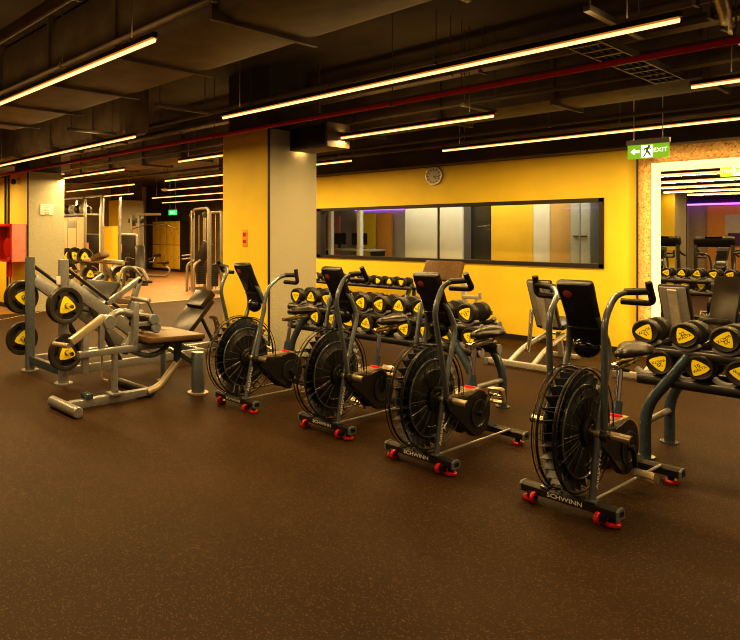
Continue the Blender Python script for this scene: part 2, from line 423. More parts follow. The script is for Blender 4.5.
for (loc, rot, sz) in (((-2.99, WY-.15, 1.3), (0, math.radians(62), 0), 2.3), ((-1.2, WY-.15, 2.53), (math.radians(152), 0, 0), 3.4)):
    l = bpy.data.lights.new('mirror edge lamp', 'AREA'); l.shape = 'RECTANGLE'; l.energy = 2.6; l.color = (1, .74, .30)
    o = bpy.data.objects.new('mirror_edge_lamp', l); COL.objects.link(o); o.location = loc
    if rot[1]: l.size = 2.3; l.size_y = .04; d_ = V(-.55, .83, 0)
    else: l.size = 3.4; l.size_y = .04; d_ = V(0, .83, .55)
    q_ = d_.to_track_quat('-Z', 'Y' if rot[0] else 'X'); o.rotation_euler = q_.to_euler()
    if rot[1]:
        z = -d_; x = V(0, 0, 1); y = z.cross(x); o.rotation_euler = Matrix((x, y, z)).transposed().to_euler()
    else:
        z = -d_; x = V(1, 0, 0); y = z.cross(x); o.rotation_euler = Matrix((x, y, z)).transposed().to_euler()
# behind the camera (seen only in the mirror)
slab('wall_front', -25, 5, -6.1, -6, 0, 3.7, 'beige')
slab('trim_5', -12, 2, -5.98, -5.7, 2.55, 3.3, 'purple')
q = MB(); q.tube([(-11, -5.68, 2.5), (1, -5.68, 2.5)], .025, 'neon', 8); tag(q.build('neon_tube'), 'long purple neon tube high on the wall reflected in the mirror', 'light')  # a bare tube, carries no lettering
q = MB(); q.box((-5.2, -5.9, 1.35), (1.9, .1, 2.5), 'orange'); q.box((-5.25, -5.84, 1.85), (.9, .02, .62), 'pale'); q.box((-5.25, -5.83, 1.4), (.75, .02, .4), 'purple')
tag(q.build('wall_display_panel'), 'orange display wall panel with pale notices reflected in the mirror', 'panel')
q = MB(); q.box((-6.95, -5.6, 1.2), (.7, .3, 2.4), 'pale', None, .01); tag(q.build('tall_cabinet'), 'tall pale cabinet reflected near the left edge of the mirror', 'cabinet')

# ------------------------------------------------------------------ ceiling strips
def area(x0, x1, y, z, p, col=(1., .655, .255)):
    l = bpy.data.lights.new('strip lamp', 'AREA'); l.shape = 'RECTANGLE'; l.size = abs(x1-x0); l.size_y = .12; l.energy = p; l.color = col
    o = bpy.data.objects.new('strip_lamp', l); COL.objects.link(o); o.location = ((x0+x1)/2, y, z)
    l2 = l.copy(); l2.energy = p*.07; o = bpy.data.objects.new('ceiling_fill', l2); COL.objects.link(o); o.location = ((x0+x1)/2, y, z+.11); o.rotation_euler = (PI, 0, 0)  # second lamp is an added upward fill that brightens the ceiling
PW = 21.
def strip(x0, x1, y, label, z=2.75, pw=1.):
    t = thing('strip_light', label, 'light', ((x0+x1)/2, y, z), 0, 'linear ceiling strip lights')
    h = (x1-x0)/2
    MB().tube([(-h, 0, 0), (h, 0, 0)], .0125, 'strip', 10).build('diffuser', t)
    MB().box((0, 0, .012), (2*h, .040, .010), 'stripedge').build('halo_glow', t)  # glowing wings imitate the orange halo around the tube
    MB().box((0, 0, .034), (2*h+.02, .034, .03), 'dark').build('housing', t)
    n = max(2, int(h))
    for k in range(n):
        xx = -h+.25+(2*h-.5)*k/(n-1)
        MB().tube([(xx, 0, .045), (xx, 0, 3.7-z)], .004, 'tray', 6).build('hanger_rod', t)
    area(x0, x1, y, z-.035, PW*pw*(x1-x0))
ST = [(-9.5, -3.23, 2.18, 'glowing strip light crossing the upper left corner of the picture'),
      (-1.4, 2.5, 2.18, 'added unseen strip light above the picture frame nearest the camera on the right'),  # out of frame, put in for its light
      (-4.98, -1.15, 4.19, 'long strip light over the bikes from the yellow pillar to the upper right'),
      (-11.1, -6.62, 4.19, 'strip light at the left edge above the left grey pillar'),
      (-5.80, -3.24, 6.2, 'strip light between the centre pillar and the clock, behind the red pipe'),
      (-1.62, 2.5, 6.2, 'short visible strip light at the right edge above the exit sign'),
      (-8.48, -6.72, 6.2, 'nearest strip light directly left of the yellow pillar'),
      (-14.2, -10.17, 6.2, 'strip light just right of the left grey pillar, highest of its stack'),
      (-5.05, -.9, 8.27, 'strip light running above the clock wall and exit sign to the right edge'),
      (-11.82, -6.66, 8.27, 'second strip light left of the yellow pillar, ending to its right'),
      (-16.6, -13.1, 8.27, 'second strip light right of the left grey pillar'),
      (-14.5, -11.3, 10.1, 'third strip light left of the yellow pillar'),
      (-21.2, -16.2, 10.2, 'third strip light right of the left grey pillar, above the rig'),
      (-17.9, -12.1, 12.0, 'fourth strip light left of the yellow pillar, over the cable machine'),
      (-20.5, -13.5, 14.2, 'farthest strip light left of the yellow pillar near the exit sign'),
      (-6.2, -1.8, .1, 'strip light behind the camera seen in the mirror'),
      (-6.2, -1.8, -2., 'second strip light behind the camera seen in the mirror'),
      (-6.2, -1.8, -4., 'rearmost strip light behind the camera seen in the mirror')]
ST.append((-22.3, -17.7, 8.27, 'added strip light hidden behind the left grey pillar to brighten the rig'))  # extra strip out of sight, added to light the rig panel
ST.append((-17.6, -12.9, 4.19, 'added unseen strip light beyond the left edge to brighten the left pillar face'))  # extra strip out of view, added to light the dark pillar face
for s in ST: strip(*s, pw=.35 if (s[2] < 2.1 or s[0] > -1.5 and s[2] < 3) else 1.35 if s[1] < -11 else 1.)

# ------------------------------------------------------------------ ceiling services
def tubething(name, pts, r, m, label, cat, n=12, hang=False):
    q = MB().tube(pts, r, m, n)
    if hang:
        a, b_ = Vector(pts[0]), Vector(pts[-1])
        for k in range(7):
            p = a.lerp(b_, (k+.5)/7); q.tube([p, V(p.x, p.y, 3.7)], .005, 'tray', 6); q.box(p, (.02, r*2.4, r*2.4), 'tray')
    return tag(q.build(name), label, cat)
tubething('sprinkler_pipe', [(-16, 5.32, 2.85), (3, 5.32, 2.85)], .024, 'redpaint', 'long red sprinkler pipe running under the dark ceiling', 'pipe', hang=True)
def duct(name, x0, x1, y0, y1, z0, z1, label, ribs=0):
    t = thing(name, label, 'duct', ((x0+x1)/2, (y0+y1)/2, z0))
    a, c, h = x1-x0, y1-y0, z1-z0
    n = max(2, int(max(a, c)/1.25))
    fl = MB().box((0, 0, h/2), (a, c, h), 'duct', None, .16 if h > .62 else .04)
    for k in range(n):
        u = -.5+(k+.5)/n
        if a > c: fl.box((u*a, 0, h/2), (.035, c+.05, h+.05), 'duct')
        else: fl.box((0, u*c, h/2), (a+.05, .035, h+.05), 'duct')
    fl.build('duct_body', t)
    return t
duct('air_duct', -9, 3.5, 2.75, 3.75, 3.05, 3.7, 'wide dark air duct over the row of bikes at the top of the picture')
duct('air_duct', -14, 1.5, 7.0, 7.7, 2.95, 3.7, 'dark flat air duct running in front of the clock wall')
duct('air_duct', -16, -7.6, 4.55, 5.1, 2.95, 3.7, 'dark air duct at the upper left behind the left strip light')
duct('air_duct', -8.5, 3, .5, 1.4, 3.1, 3.7, 'dark air duct at the top left nearest the camera')
tubething('conduit_pipe', [(-15, 5.75, 3.15), (3, 5.75, 3.15)], .03, 'duct', 'thin dark conduit just behind the red sprinkler pipe', 'pipe', hang=True)
tubething('conduit_pipe', [(-15, 6.6, 3.0), (3, 6.6, 3.0)], .02, 'duct', 'thin dark conduit above the strip light behind the red pipe', 'pipe', hang=True)
tubething('conduit_pipe', [(-12, 2.45, 3.0), (2, 2.45, 3.0)], .02, 'duct', 'thin dark conduit alongside the upper left strip light', 'pipe', hang=True)
tubething('conduit_pipe', [(-12, 8.75, 2.9), (2, 8.75, 2.9)], .03, 'duct', 'thin dark conduit nearest the clock wall', 'pipe', hang=True)
for k, (y, z, r, lab) in enumerate(((5.95, 3.02, .022, 'dark conduit over the gap between red pipe and clock wall, nearest the red pipe'), (6.35, 3.3, .06, 'thick dark pipe high between the red pipe and the clock wall'), (7.85, 2.86, .025, 'dark conduit just above the long strip light by the clock'), (5.5, 3.22, .035, 'dark pipe between the long strip light and the red pipe'), (1.75, 3.0, .04, 'dark pipe beside the upper left strip light nearest the camera'))):
    tubething('conduit_pipe', [(-15, y, z), (3, y, z)], r, 'duct', lab, 'pipe', hang=True)
# cable tray along Y
ct = thing('cable_tray', 'galvanised ladder cable tray under the ceiling above the exit sign', 'cable tray', (-2.0, 5.6, 2.98))
q = MB()
for sx in (-.11, .11): q.box((sx, .7, .03), (.012, 2.4, .06), 'tray')
for k in range(12): q.box((0, -.4+k*.2, .008), (.22, .03, .012), 'tray')
q.build('ladder_tray', ct)
q = MB()
for k in range(3): q.tube([(-.06+k*.05, -.5, .02), (-.06+k*.05, 1.9, .02)], .012, 'black', 6)
q.build('cables', ct)
pts = [V(-1.2+.1*math.sin(k*.5), 3.9+k*.22, 3.02+.05*math.sin(k*.9)) for k in range(12)]
tubething('flexible_hose', pts, .035, 'flex', 'foil flexible hose hanging near the right end of the long strip light', 'hose', hang=True)
for (x, y, L, lab) in ((-5.6, 4.15, .7, 'short galvanised bracket under the ceiling at upper centre left'), (-3.6, 6.6, .7, 'short galvanised bracket right of the pillar under the ceiling'), (-7.6, 4.15, .7, 'short galvanised bracket under the ceiling at far left'), (-1.6, 4.6, .9, 'galvanised bracket at the top right above the long strip light')):
    t = MB(); t.beam((x, y-L/2, 2.93), (x, y+L/2, 2.93), .04, .04, 'tray')
    for e in (-1, 1): t.tube([(x, y+e*(L/2-.05), 2.93), (x, y+e*(L/2-.05), 3.7)], .006, 'tray', 6)
    tag(t.build('support_bracket'), lab, 'bracket')
# box speaker beside centre pillar
t = thing('ceiling_speaker', 'dark box speaker hanging at the top right corner of the centre pillar', 'speaker', (-5.45, 6.15, 2.62))
MB().box((0, 0, .16), (.62, .42, .30), 'duct', None, .015).build('body', t)
MB().box((0, -.215, .16), (.54, .01, .24), 'black').build('grille', t)
MB().tube([(0, 0, .31), (0, 0, 1.08)], .012, 'tray', 8).build('hanger_rod', t)
# smoke detector domes
q = MB(); q.lathe([(0, -.06), (.05, -.055), (.09, -.02), (.1, 0), (.03, .01)], (-13.6, 9.5, 2.72), (0, 0, 1), 'white'); q.tube([(-13.6, 9.5, 2.72), (-13.6, 9.5, 3.7)], .01, 'tray', 6)
tag(q.build('ceiling_dome'), 'small white dome fitting hanging left of the yellow pillar', 'detector')

# hanging exit signs
def exit_sign(x, y, z, w, h, label, big=True, rz=0):
    t = thing('exit_sign', label, 'sign', (x, y, z), rz)
    p = MB(); p.box((0, 0, 0), (w, .02, h), 'signglow' if big else 'exit'); p.build('panel', t)
    p = MB(); p.box((0, 0, h/2+.02), (w+.02, .045, .055), 'greypl', None, .006); p.build('top_housing', t)
    if big:
        for s in (-1, 1):
            p = MB(); o_ = (0, s*.0115, 0); ux = (-s, 0, 0)
            a = -s
            U = V(ux[0], 0, 0)
            def P2(poly, m='signwhite'): p.add([V(0, s*.0125, 0)+U*u+V(0, 0, v) for u, v in poly], [list(range(len(poly)))], m)
            P2([(-.16, .0), (-.12, .035), (-.12, .014), (-.075, .014), (-.075, -.014), (-.12, -.014), (-.12, -.035)])
            P2([(-.06, -.07), (.045, -.07), (.045, .06), (-.06, .06)])
            # running figure pictogram
            p.add([V(0, s*.0135, 0)+U*u+V(0, 0, v) for u, v in ((-.045, -.06), (-.03, -.06), (-.005, -.015), (.02, -.05), (.032, -.042), (.004, .005), (.012, .025), (.03, .01), (.034, .02), (.01, .042), (-.03, .03), (-.04, .005), (-.03, .002), (-.022, .018), (-.012, .012), (-.02, -.02))], [list(range(16))], 'green')
            p.add([V(0, s*.0135, 0)+U*(.012+.013*math.cos(k*PI/4))+V(0, 0, .048+.011*math.sin(k*PI/4)) for k in range(8)], [list(range(8))], 'green')
            p.text('EXIT', .062, V(0, s*.0135, 0)+U*.115, U, (0, 0, 1), 'signwhite', 0, bold=.012)
            p.build('legend', t)
    else:
        p = MB(); p.text('EXIT', h*.8, (0, -.0125, 0), (1, 0, 0), (0, 0, 1), 'signwhite'); p.build('legend', t)
    q = MB()
    for sx in (-.35, .35): q.tube([(sx*w, 0, h/2+.03), (sx*w, 0, 3.7-z)], .005, 'white', 6)
    q.build('hanger_rods', t)
    return t
exit_sign(-2.445, 7.9, 2.465, .375, .155, 'green hanging exit sign with running figure in front of the strand board')
exit_sign(-21.2, 15.2, 2.42, .55, .2, 'small glowing green exit sign far away above the yellow lockers', False)

# wall clock
ck = thing('wall_clock', 'round wall clock with pale face high on the yellow wall', 'clock', (-6.09, WY-.002, 2.55))
q = MB(); q.lathe([(.155, 0), (.158, .02), (.15, .045), (.135, .045), (.132, .035)], (0, 0, 0), (0, -1, 0), 'silver', 32); q.build('rim', ck)
q = MB(); q.cyl((0, -.030, 0), (0, -.0365, 0), .134, 'clockface', 32)
for k in range(12):
    a = k*PI/6; q.box((.108*math.sin(a), -.038, .108*math.cos(a)), (.014, .003, .026), 'ink', Matrix.Rotation(a, 3, 'Y'))
q.build('face', ck)
def hand(L, ang, w): return MB().box((L/2*math.sin(ang), -.042, L/2*math.cos(ang)), (w, .003, L), 'ink', Matrix.Rotation(ang, 3, 'Y')).build('hand', ck)
hand(.07, math.radians(140), .012); hand(.1, math.radians(100), .008)

# left pillar fittings
q = thing('security_camera', 'small black dome security camera high on the left yellow pillar face', 'camera', (-13.0, 5.384, 2.68))
MB().lathe([(.07, 0), (.07, .05), (.05, .08)], (0, 0, 0), (0, -1, 0), 'white', 16).build('bracket', q)
MB().ball((0, -.11, -.02), .06, 'black').build('lens_dome', q)
q = thing('notice_board', 'white notice plate on the left grey pillar face', 'sign', (-12.556, 5.80, 2.085), 0)
MB().box((.008, 0, 0), (.012, .29, .22), 'white', None, .003).build('plate', q)
p = MB()
for k in range(5): p.box((.0155, .01, .08-k*.035), (.002, .13, .008), 'greypl')
p.box((.0155, -.0, -.095), (.002, .1, .02), 'greypl'); p.build('print', q)
fh = thing('fire_hose_cabinet', 'red fire hose cabinet with pink side on the left yellow pillar face', 'cabinet', (-13.1, 5.384, 0))
q = MB(); q.box((0, -.012, 1.40), (1.02, .02, .76), 'orange'); q.box((.51, -.16, 1.40), (.02, .31, .76), 'pink', None, .004); q.box((-.51, -.16, 1.40), (.02, .31, .76), 'redpaint')
q.box((0, -.16, 1.03), (1.02, .31, .02), 'redpaint'); q.box((0, -.16, 1.77), (1.02, .31, .02), 'redpaint'); q.build('body', fh)
q = MB()
for z in (1.04, 1.76): q.box((0, -.32, z), (1.04, .02, .05), 'red')
for x in (-.5, .48): q.box((x, -.32, 1.40), (.06, .02, .76), 'red')
q.build('door_frame', fh)
q = MB(); q.lathe([(.05, 0), (.2, .0), (.2, .03), (.1, .03), (.1, .1), (.2, .1), (.2, .13), (.05, .13)], (-.02, -.07, 1.30), (0, -1, 0), 'redpaint', 24); q.tube([(.3, -.15, 1.5), (.33, -.16, 1.3), (.25, -.16, 1.1)], .03, 'brownpad'); q.build('hose_reel', fh)
MB().add([(-.47, -.322, 1.06), (.45, -.322, 1.06), (.45, -.322, 1.74), (-.47, -.322, 1.74)], [(0, 1, 2, 3)], 'glass').build('pane', fh)
q = MB(); q.tube([(.12, -.2, 1.02), (.12, -.2, .70)], .045, 'red'); q.build('pipe_stub', fh)
for x, lab in ((-13.47, 'dark vertical conduit on the yellow wall just left of the left pillar'), (-13.64, 'dark vertical conduit on the yellow wall nearest the left picture edge')):
    q = MB()
    q.tube([(x, 5.355, 1.79), (x, 5.355, 2.84)], .026, 'baseboard'); q.tube([(x, 5.40, 0), (x, 5.40, 1.79)], .024, 'baseboard')
    tag(q.build('wall_conduit'), lab, 'pipe')
np_ = thing('call_point', 'small red and orange notice on the yellow face of the centre pillar', 'sign', (-6.245, 5.622, 1.536))
MB().box((0, -.005, 0), (.085, .01, .22), 'orange', None, .002).build('plate', np_)
q = MB(); q.box((0, -.011, .045), (.05, .004, .05), 'red'); q.box((0, -.011, -.045), (.055, .004, .04), 'redpaint'); q.build('print', np_)

# ------------------------------------------------------------------ dumbbells
TRI = []
for k in range(3):
    a0 = PI/2+k*2*PI/3
    # bulging triangle with rounded corners
    for j, rr_ in ((-2, .93), (-1, .985), (0, 1.), (1, .985), (2, .93)):
        a = a0+j*.085; TRI.append((math.cos(a)*rr_, math.sin(a)*rr_))
    a1 = a0+PI/3
    for da, rr_ in ((-.5, .765), (-.25, .70), (0, .68), (.25, .70), (.5, .765)):
        TRI.append((math.cos(a1+da)*rr_, math.sin(a1+da)*rr_))
def make_dumbbell(D, Lh, hl, num, lod=True):
    """axis along Y, centred on origin; D head diameter, Lh head thickness, hl handle length"""
    t = thing('dumbbell', 'x', 'dumbbell')
    R = D/2
    MB().lathe([(.011, -hl/2-.005), (.0155, -hl*.25), (.0165, 0), (.0155, hl*.25), (.011, hl/2+.005)], (0, 0, 0), (0, 1, 0), 'chrome', 12).build('handle', t)
    for s in (-1, 1):
        h = MB().lathe([(.014, -Lh*.10), (R*.62, -.004), (R*.92, 0), (R, Lh*.12), (R, Lh*.30), (R*.975, Lh*.34), (R, Lh*.38), (R, Lh*.84), (R*.94, Lh*.97), (R*.86, Lh), (R*.78, Lh*.955), (.001, Lh*.955)], (0, s*hl/2, 0), (0, s, 0), 'rub', 28).build('head', t)
        l = MB(); rr = R*.70; ux = (1, 0, 0) if s < 0 else (-1, 0, 0)
        y0 = s*(hl/2+Lh*.955)
        l.prism([(p[0]*rr, p[1]*rr) for p in TRI], (0, y0, 0), ux, (0, 0, 1), .004, 'lab')
        if lod:
            l.text('WALTX', rr*.42, (0, y0+s*.0046, rr*-.16), ux, (0, 0, 1), 'ink', 0, bold=.012)
            l.text(num, rr*.58, (0, y0+s*.0046, rr*.22), ux, (0, 0, 1), 'ink', 0, bold=.015)
        l.build('label', h)
    return t
NUMS = ['22', '20', '15', '10', '12']
PROTO = {n: make_dumbbell(.172, .085, .125, n) for n in NUMS}
used = set()
def put_dumbbell(num, loc, roll, label, group, rz=0., pool=None):
    pool = pool or PROTO
    if num not in used or pool is not PROTO and (num, 's') not in used:
        used.add(num if pool is PROTO else (num, 's')); o = pool[num]; o.location = loc; o['label'] = label; o['group'] = group
    else: o = dup(pool[num], loc, label, group)
    o.rotation_euler = (0, roll, rz)
    return o

def leg_side_tube(mb, x0, sgn, y, m, xt, zt):
    pts = fillet([(x0, y, .0), (x0, y, .36), (x0+sgn*.22*1.2, y, .70), (xt, y, zt)], .14, 6)
    mb.tube(pts, .037, m, 14)
def dumbbell_rack(x0, x1, label, left_leg, right_leg, ncrad_x):
    cx = (x0+x1)/2
    t = thing('dumbbell_rack', label, 'rack', (cx, 5.6, 0), 0, 'two-tier slate dumbbell racks')
    h = (x1-x0)/2
    # tiers: rails along X; upper at z .80, lower at .56
    for (z, yf, yb) in ((.765, -.222, .085), (.558, -.222, .085)):
        for y in (yf, yb):
            MB().tube([(-h, y, z), (h, y, z)], .043, 'dark', 14).build('tier_rail', t)
        for y in (yf, yb):
            for s in (-1, 1): MB().cyl((s*h, y, z), (s*(h+.012), y, z), .045, 'greypl', 14, ch=.004).build('end_cap', t)
        for x in ncrad_x:
            for y in (yf, yb):
                cr = MB()
                prof = []
                for k in range(9):
                    a = PI+.7+(PI-1.4)*k/8; prof.append((.0875*math.cos(a), .0875*math.sin(a)+.104))
                for k in range(9):
                    a = 2*PI-.75-(PI-1.5)*k/8; prof.append((.104*math.cos(a), .110*math.sin(a)+.104))
                # cradle strip
                o0 = V(x-cx, y+.035, z+.028)
                n = 9
                vs = []; fs = []
                for q in range(9):
                    for (pp, yy) in ((prof[q], 0), (prof[q], -.07), (prof[17-q], -.07), (prof[17-q], 0)): vs.append(o0+V(pp[0], yy, pp[1]))
                for q in range(8):
                    for e in range(4):
                        e2 = (e+1) % 4; fs.append((q*4+e, q*4+e2, q*4+4+e2, q*4+4+e))
                fs.append((0, 1, 2, 3)); fs.append((35, 34, 33, 32)); cr.add(vs, fs, 'greypl'); cr.build('cradle', t)
    for (on, sg, xe) in ((left_leg, 1, -h), (right_leg, -1, h)):
        if not on: continue
        for y in (-.275, .255):
            lg = MB()
            b0 = xe+sg*.05; y = y if y > 0 else -.26
            lg.tube(fillet([(b0, y, .0), (b0, y, .36), (xe+sg*.31, y, .76)], .13, 6), .036, 'slate', 14)
            lg.cyl((b0, y, 0), (b0, y, .012), .062, 'slate', 18)
            lg.build('leg', t)
        MB().tube([(xe+sg*.05, -.29, .25), (xe+sg*.05, .24, .25)], .022, 'silver', 12).build('cross_tube', t)
        MB().tube([(xe+sg*.20, -.29, .60), (xe+sg*.20, .24, .60)], .02, 'slate', 12).build('cross_tube', t)
    return t
GX1 = [-5.06, -4.835, -4.61, -4.385, -4.16, -3.94, -3.715, -3.49, -3.26, -3.03]
GX2 = [-1.665, -1.435, -1.21, -.985, -.76]
dumbbell_rack(-5.2, -2.92, 'slate dumbbell rack behind the row of bikes, right of the centre pillar', True, True, GX1)
dumbbell_rack(-1.72, -.55, 'slate dumbbell rack at the right edge of the picture', True, False, GX2)
rolls = [3.14, .05, -1.2, 1.5, -1.55, 2.7, .1, .2, 2.9, 2.75]
def rowput(gx, names, where, tier, group, z, rl, yc):
    n = len(gx)
    for k, x in enumerate(gx):
        put_dumbbell(names[k % len(names)], (x, yc, z), rl[k % len(rl)], f'black dumbbell marked {names[k % len(names)]}, {ORD[k]} from left, {tier} tier, {where}', group)
YC = 5.316+.085+.0625
rowput(GX1, ['15', '10', '20', '12', '22', '20', '15', '22', '20', '22'], 'rack behind bikes', 'upper', 'dumbbells on the upper tier behind the bikes', .897, rolls, YC)
rowput([x+.06 for x in GX1[:-1]]+[GX1[-1]+.04], ['20', '15', '22', '10'], 'rack behind bikes', 'lower', 'dumbbells on the lower tier behind the bikes', .690, rolls[3:]+rolls[:3], YC)
rowput(GX2, ['15', '22', '22', '20', '10'], 'right edge rack', 'upper', 'dumbbells on the upper tier at the right edge', .897, [2.5, -.55, 2.45, .3, 2.], YC)
rowput([x+.085 for x in GX2[:4]], ['20', '10', '10', '22'], 'right edge rack', 'lower', 'dumbbells on the lower tier at the right edge', .690, [2.75, -.6, .6, 1.], YC)

# small dumbbells on the wall rack
SMALL = {n: make_dumbbell(.150, .07, .11, n, False) for n in ('8', '5')}
wr = thing('low_dumbbell_rack', 'low black rack of small dumbbells against the yellow wall', 'rack', (-7.4, 9.2, 0))
for z, yo in ((.69, .1), (.40, -.02)):
    for y in (yo-.09, yo+.09): MB().tube([(-1.2, y, z), (1.2, y, z)], .03, 'dark', 10).build('tier_rail', wr)
for s in (-1, 1):
    q = MB(); q.tube(fillet([(s*1.1, -.2, 0), (s*1.1, -.1, .4), (s*1.1, .2, .75)], .1), .035, 'slate'); q.tube([(s*1.1, .25, 0), (s*1.1, .25, .7)], .03, 'slate'); q.tube([(s*1.1, -.2, .03), (s*1.1, .25, .03)], .03, 'slate'); q.build('leg', wr)
used2 = set()
for ti, (z, yo, nm) in enumerate(((.79, .1, 'upper'), (.50, -.02, 'lower'))):
    for k in range(10):
        n = '8' if ti else '5'
        lab = f'small black dumbbell, {ORD[k]} from the left on the {nm} tier of the yellow wall rack'
        loc = (-8.45+.232*k, 9.2+yo, z)
        if n not in used2:
            used2.add(n); o = SMALL[n]; o.location = loc; o['label'] = lab
        else: o = dup(SMALL[n], loc, lab)
        o['group'] = f'small dumbbells on the {nm} tier of the wall rack'; o.rotation_euler = (0, random.choice((0, .3, 1.1, 2.4, -.6, -1.3, 3.)), 0)

# ------------------------------------------------------------------ air bikes
def make_bike():
    t = thing('exercise_bike', 'x', 'exercise bike', (0, 0, 0), 0, 'row of black fan exercise bikes')
    def octo(x0, x1, y, z, w, h, m):
        c = .012; pr = [(-w/2, -h/2+c*.3), (-w/2+c, -h/2), (w/2-c, -h/2), (w/2, -h/2+c*.3), (w/2, h/2-c), (w/2-c*1.6, h/2), (-w/2+c*1.6, h/2), (-w/2, h/2-c)]
        return MB().prism(pr, (x0, y, z), (0, 1, 0), (0, 0, 1), x1-x0, m)
    # front stabiliser
    fs = octo(-.262, .262, 0, .078, .085, .055, 'rub').build('front_stabilizer', t)
    MB().text('SCHWINN', .036, (-.01, -.0432, .076), (1, 0, 0), (0, 0, 1), 'white', 0, bold=.02, sx=1.15).build('lettering', fs)
    for s in (-1, 1):
        q = octo(s*.264-.006, s*.264+.006, 0, .078, .088, .058, 'bluegrey'); q.box((s*.2695, 0, .078), (.005, .05, .028), 'black'); q.build('end_cap', fs)
        wx = s*.175
        wl = MB(); wl.lathe([(.014, -.011), (.03, -.011), (.033, -.006), (.033, .006), (.03, .011), (.014, .011)], (wx, -.060, .042), (1, 0, 0), 'red', 18); wl.cyl((wx-.013, -.06, .042), (wx+.013, -.06, .042), .015, 'black', 12); wl.build('wheel', fs)
        MB().box((wx+s*.026, -.05, .05), (.02, .035, .04), 'black', None, .004).build('wheel_bracket', fs)
        MB().cyl((s*.225, .0, .0), (s*.225, .0, .024), .042, 'red', 18, ch=.006).cyl((s*.225, 0, .02), (s*.225, 0, .055), .018, 'black', 12).build('foot', fs)
    rs = octo(-.25, .25, .97, .078, .085, .055, 'rub').build('rear_stabilizer', t)
    for s in (-1, 1):
        q = octo(s*.252-.006, s*.252+.006, .97, .078, .088, .058, 'bluegrey'); q.box((s*.2575, .97, .078), (.005, .05, .028), 'black'); q.build('end_cap', rs)
        MB().cyl((s*.19, .97, .0), (s*.19, .97, .024), .042, 'red', 18, ch=.006).cyl((s*.19, .97, .02), (s*.19, .97, .055), .018, 'black', 12).build('foot', rs)
    # fan
    FY, FZ, R, HW = .06, .465, .364, .062
    cage = MB()
    HC = .066
    for s in (-1, 1):
        cage.torus((s*HC, FY, FZ), (1, 0, 0), R, .0036, 'black', 60, 6)
        for k in range(4):
            rr = R*(.55+.12*k); cage.torus((s*(HC+.012*(1-k/6)), FY, FZ), (1, 0, 0), rr, .0012, 'black', 44, 4)
        for k in range(20):
            a = 2*PI*k/20+.05*s; c, sn = math.cos(a), math.sin(a)
            cage.tube([(s*(HC+.014), FY+c*R*.2, FZ+sn*R*.2), (s*HC, FY+c*R, FZ+sn*R)], .0013, 'black', 4)
    for k in range(14):
        a = 2*PI*k/14; c, sn = math.cos(a), math.sin(a); cage.tube([(-HC, FY+c*R, FZ+sn*R), (HC, FY+c*R, FZ+sn*R)], .002, 'black', 4)
    cage.build('fan_cage', t)
    bl = MB(); nb = 30
    for k in range(nb):
        Rm = Matrix.Rotation(2*PI*k/nb, 3, 'X'); vs = []
        for r, tw, wd in ((.235, .45, .040), (.29, .36, .043), (.342, .28, .045)):
            for e in (-1, 1):
                for th in (-.0018, .0018):
                    vs.append(Rm @ V(e*wd*math.cos(tw), e*wd*math.sin(tw)+th, r)+V(0, FY, FZ))
        fs_ = []
        for q in (0, 4): fs_ += [(q, q+2, q+6, q+4), (q+1, q+5, q+7, q+3), (q, q+4, q+5, q+1), (q+2, q+3, q+7, q+6)]
        fs_ += [(0, 1, 3, 2), (8, 10, 11, 9)]
        bl.add(vs, fs_, 'blade')
    for s in (-1, 1):
        bl.torus((s*.044, FY, FZ), (1, 0, 0), .352, .007, 'black', 60, 6)
    bl.build('fan_wheel', t)
    dk = MB()
    for s in (-1, 1):
        dk.lathe([(.05, .02), (.10, .018), (.19, .012), (.195, .016), (.20, .011), (.25, .004), (.262, .0), (.26, -.012), (.05, -.012)], (s*.048, FY, FZ), (s, 0, 0), 'black', 48)
        dk.torus((s*.055, FY, FZ), (1, 0, 0), .264, .005, 'gun', 56, 6)
    for s in (-1, 1):
        for k in range(18):
            a = 2*PI*k/18; c, sn = math.cos(a), math.sin(a)
            dk.tube([(s*.066, FY+c*.09, FZ+sn*.09), (s*.061, FY+c*.19, FZ+sn*.19), (s*.051, FY+c*.255, FZ+sn*.255)], .0035, 'blade', 5)
    dk.build('fan_disc', t)
    for s in (-1, 1):
        hb = MB()
        hb.lathe([(.085, .0), (.085, .012), (.07, .02), (.05, .02), (.045, .03), (.02, .03)], (s*.076, FY, FZ), (s, 0, 0), 'black', 28)
        hb.cyl((s*.09, FY+.01, FZ), (s*.135, FY+.01, FZ), .022, 'gold_lit', 14, ch=.004)
        hb.build('hub', t)
    # fork legs up to the console
    for s in (-1, 1):
        p = fillet([(s*.125, -.01, .09), (s*.118, .085, .50), (s*.110, .255, .93), (s*.085, .20, 1.06), (s*.07, .15, 1.12)], .09, 5)
        fk = MB().tube(p, .019, 'gun', 12); fk.box((s*.125, -.01, .108), (.05, .06, .012), 'gun', None, .003)
        fk = fk.build('fork_leg', t)
        d = (V(.118, .085, .50)-V(.125, -.01, .09)).normalized()
        if s > 0:
            ax = V(0, d.y, d.z).normalized()
            MB().text('AIRDYNE', .038, V(.1442, .032, .28), ax, V(0, -ax.z, ax.y)*-1 if False else V(0, -ax.z, ax.y), 'white', 0, bold=.01, sx=1.4).build('lettering', fk)
    # console
    cn = MB()
    dn = V(0, -.185, .345).normalized(); nrm = V(0, -dn.z, dn.y)     # along up, and facing forward (-Y)
    prof = [(-.02, .0), (.10, .005), (.30, .0), (.40, -.0)]
    def sec(tt, w, d0, d1):
        c0 = V(0, .245, .965)+dn*tt
        return [c0+V(x, 0, 0)+nrm*dd for x, dd in ((-w, d0*.4), (-w*.86, d0), (w*.86, d0), (w, d0*.4), (w, d1*.5), (w*.86, d1), (-w*.86, d1), (-w, d1*.5))]
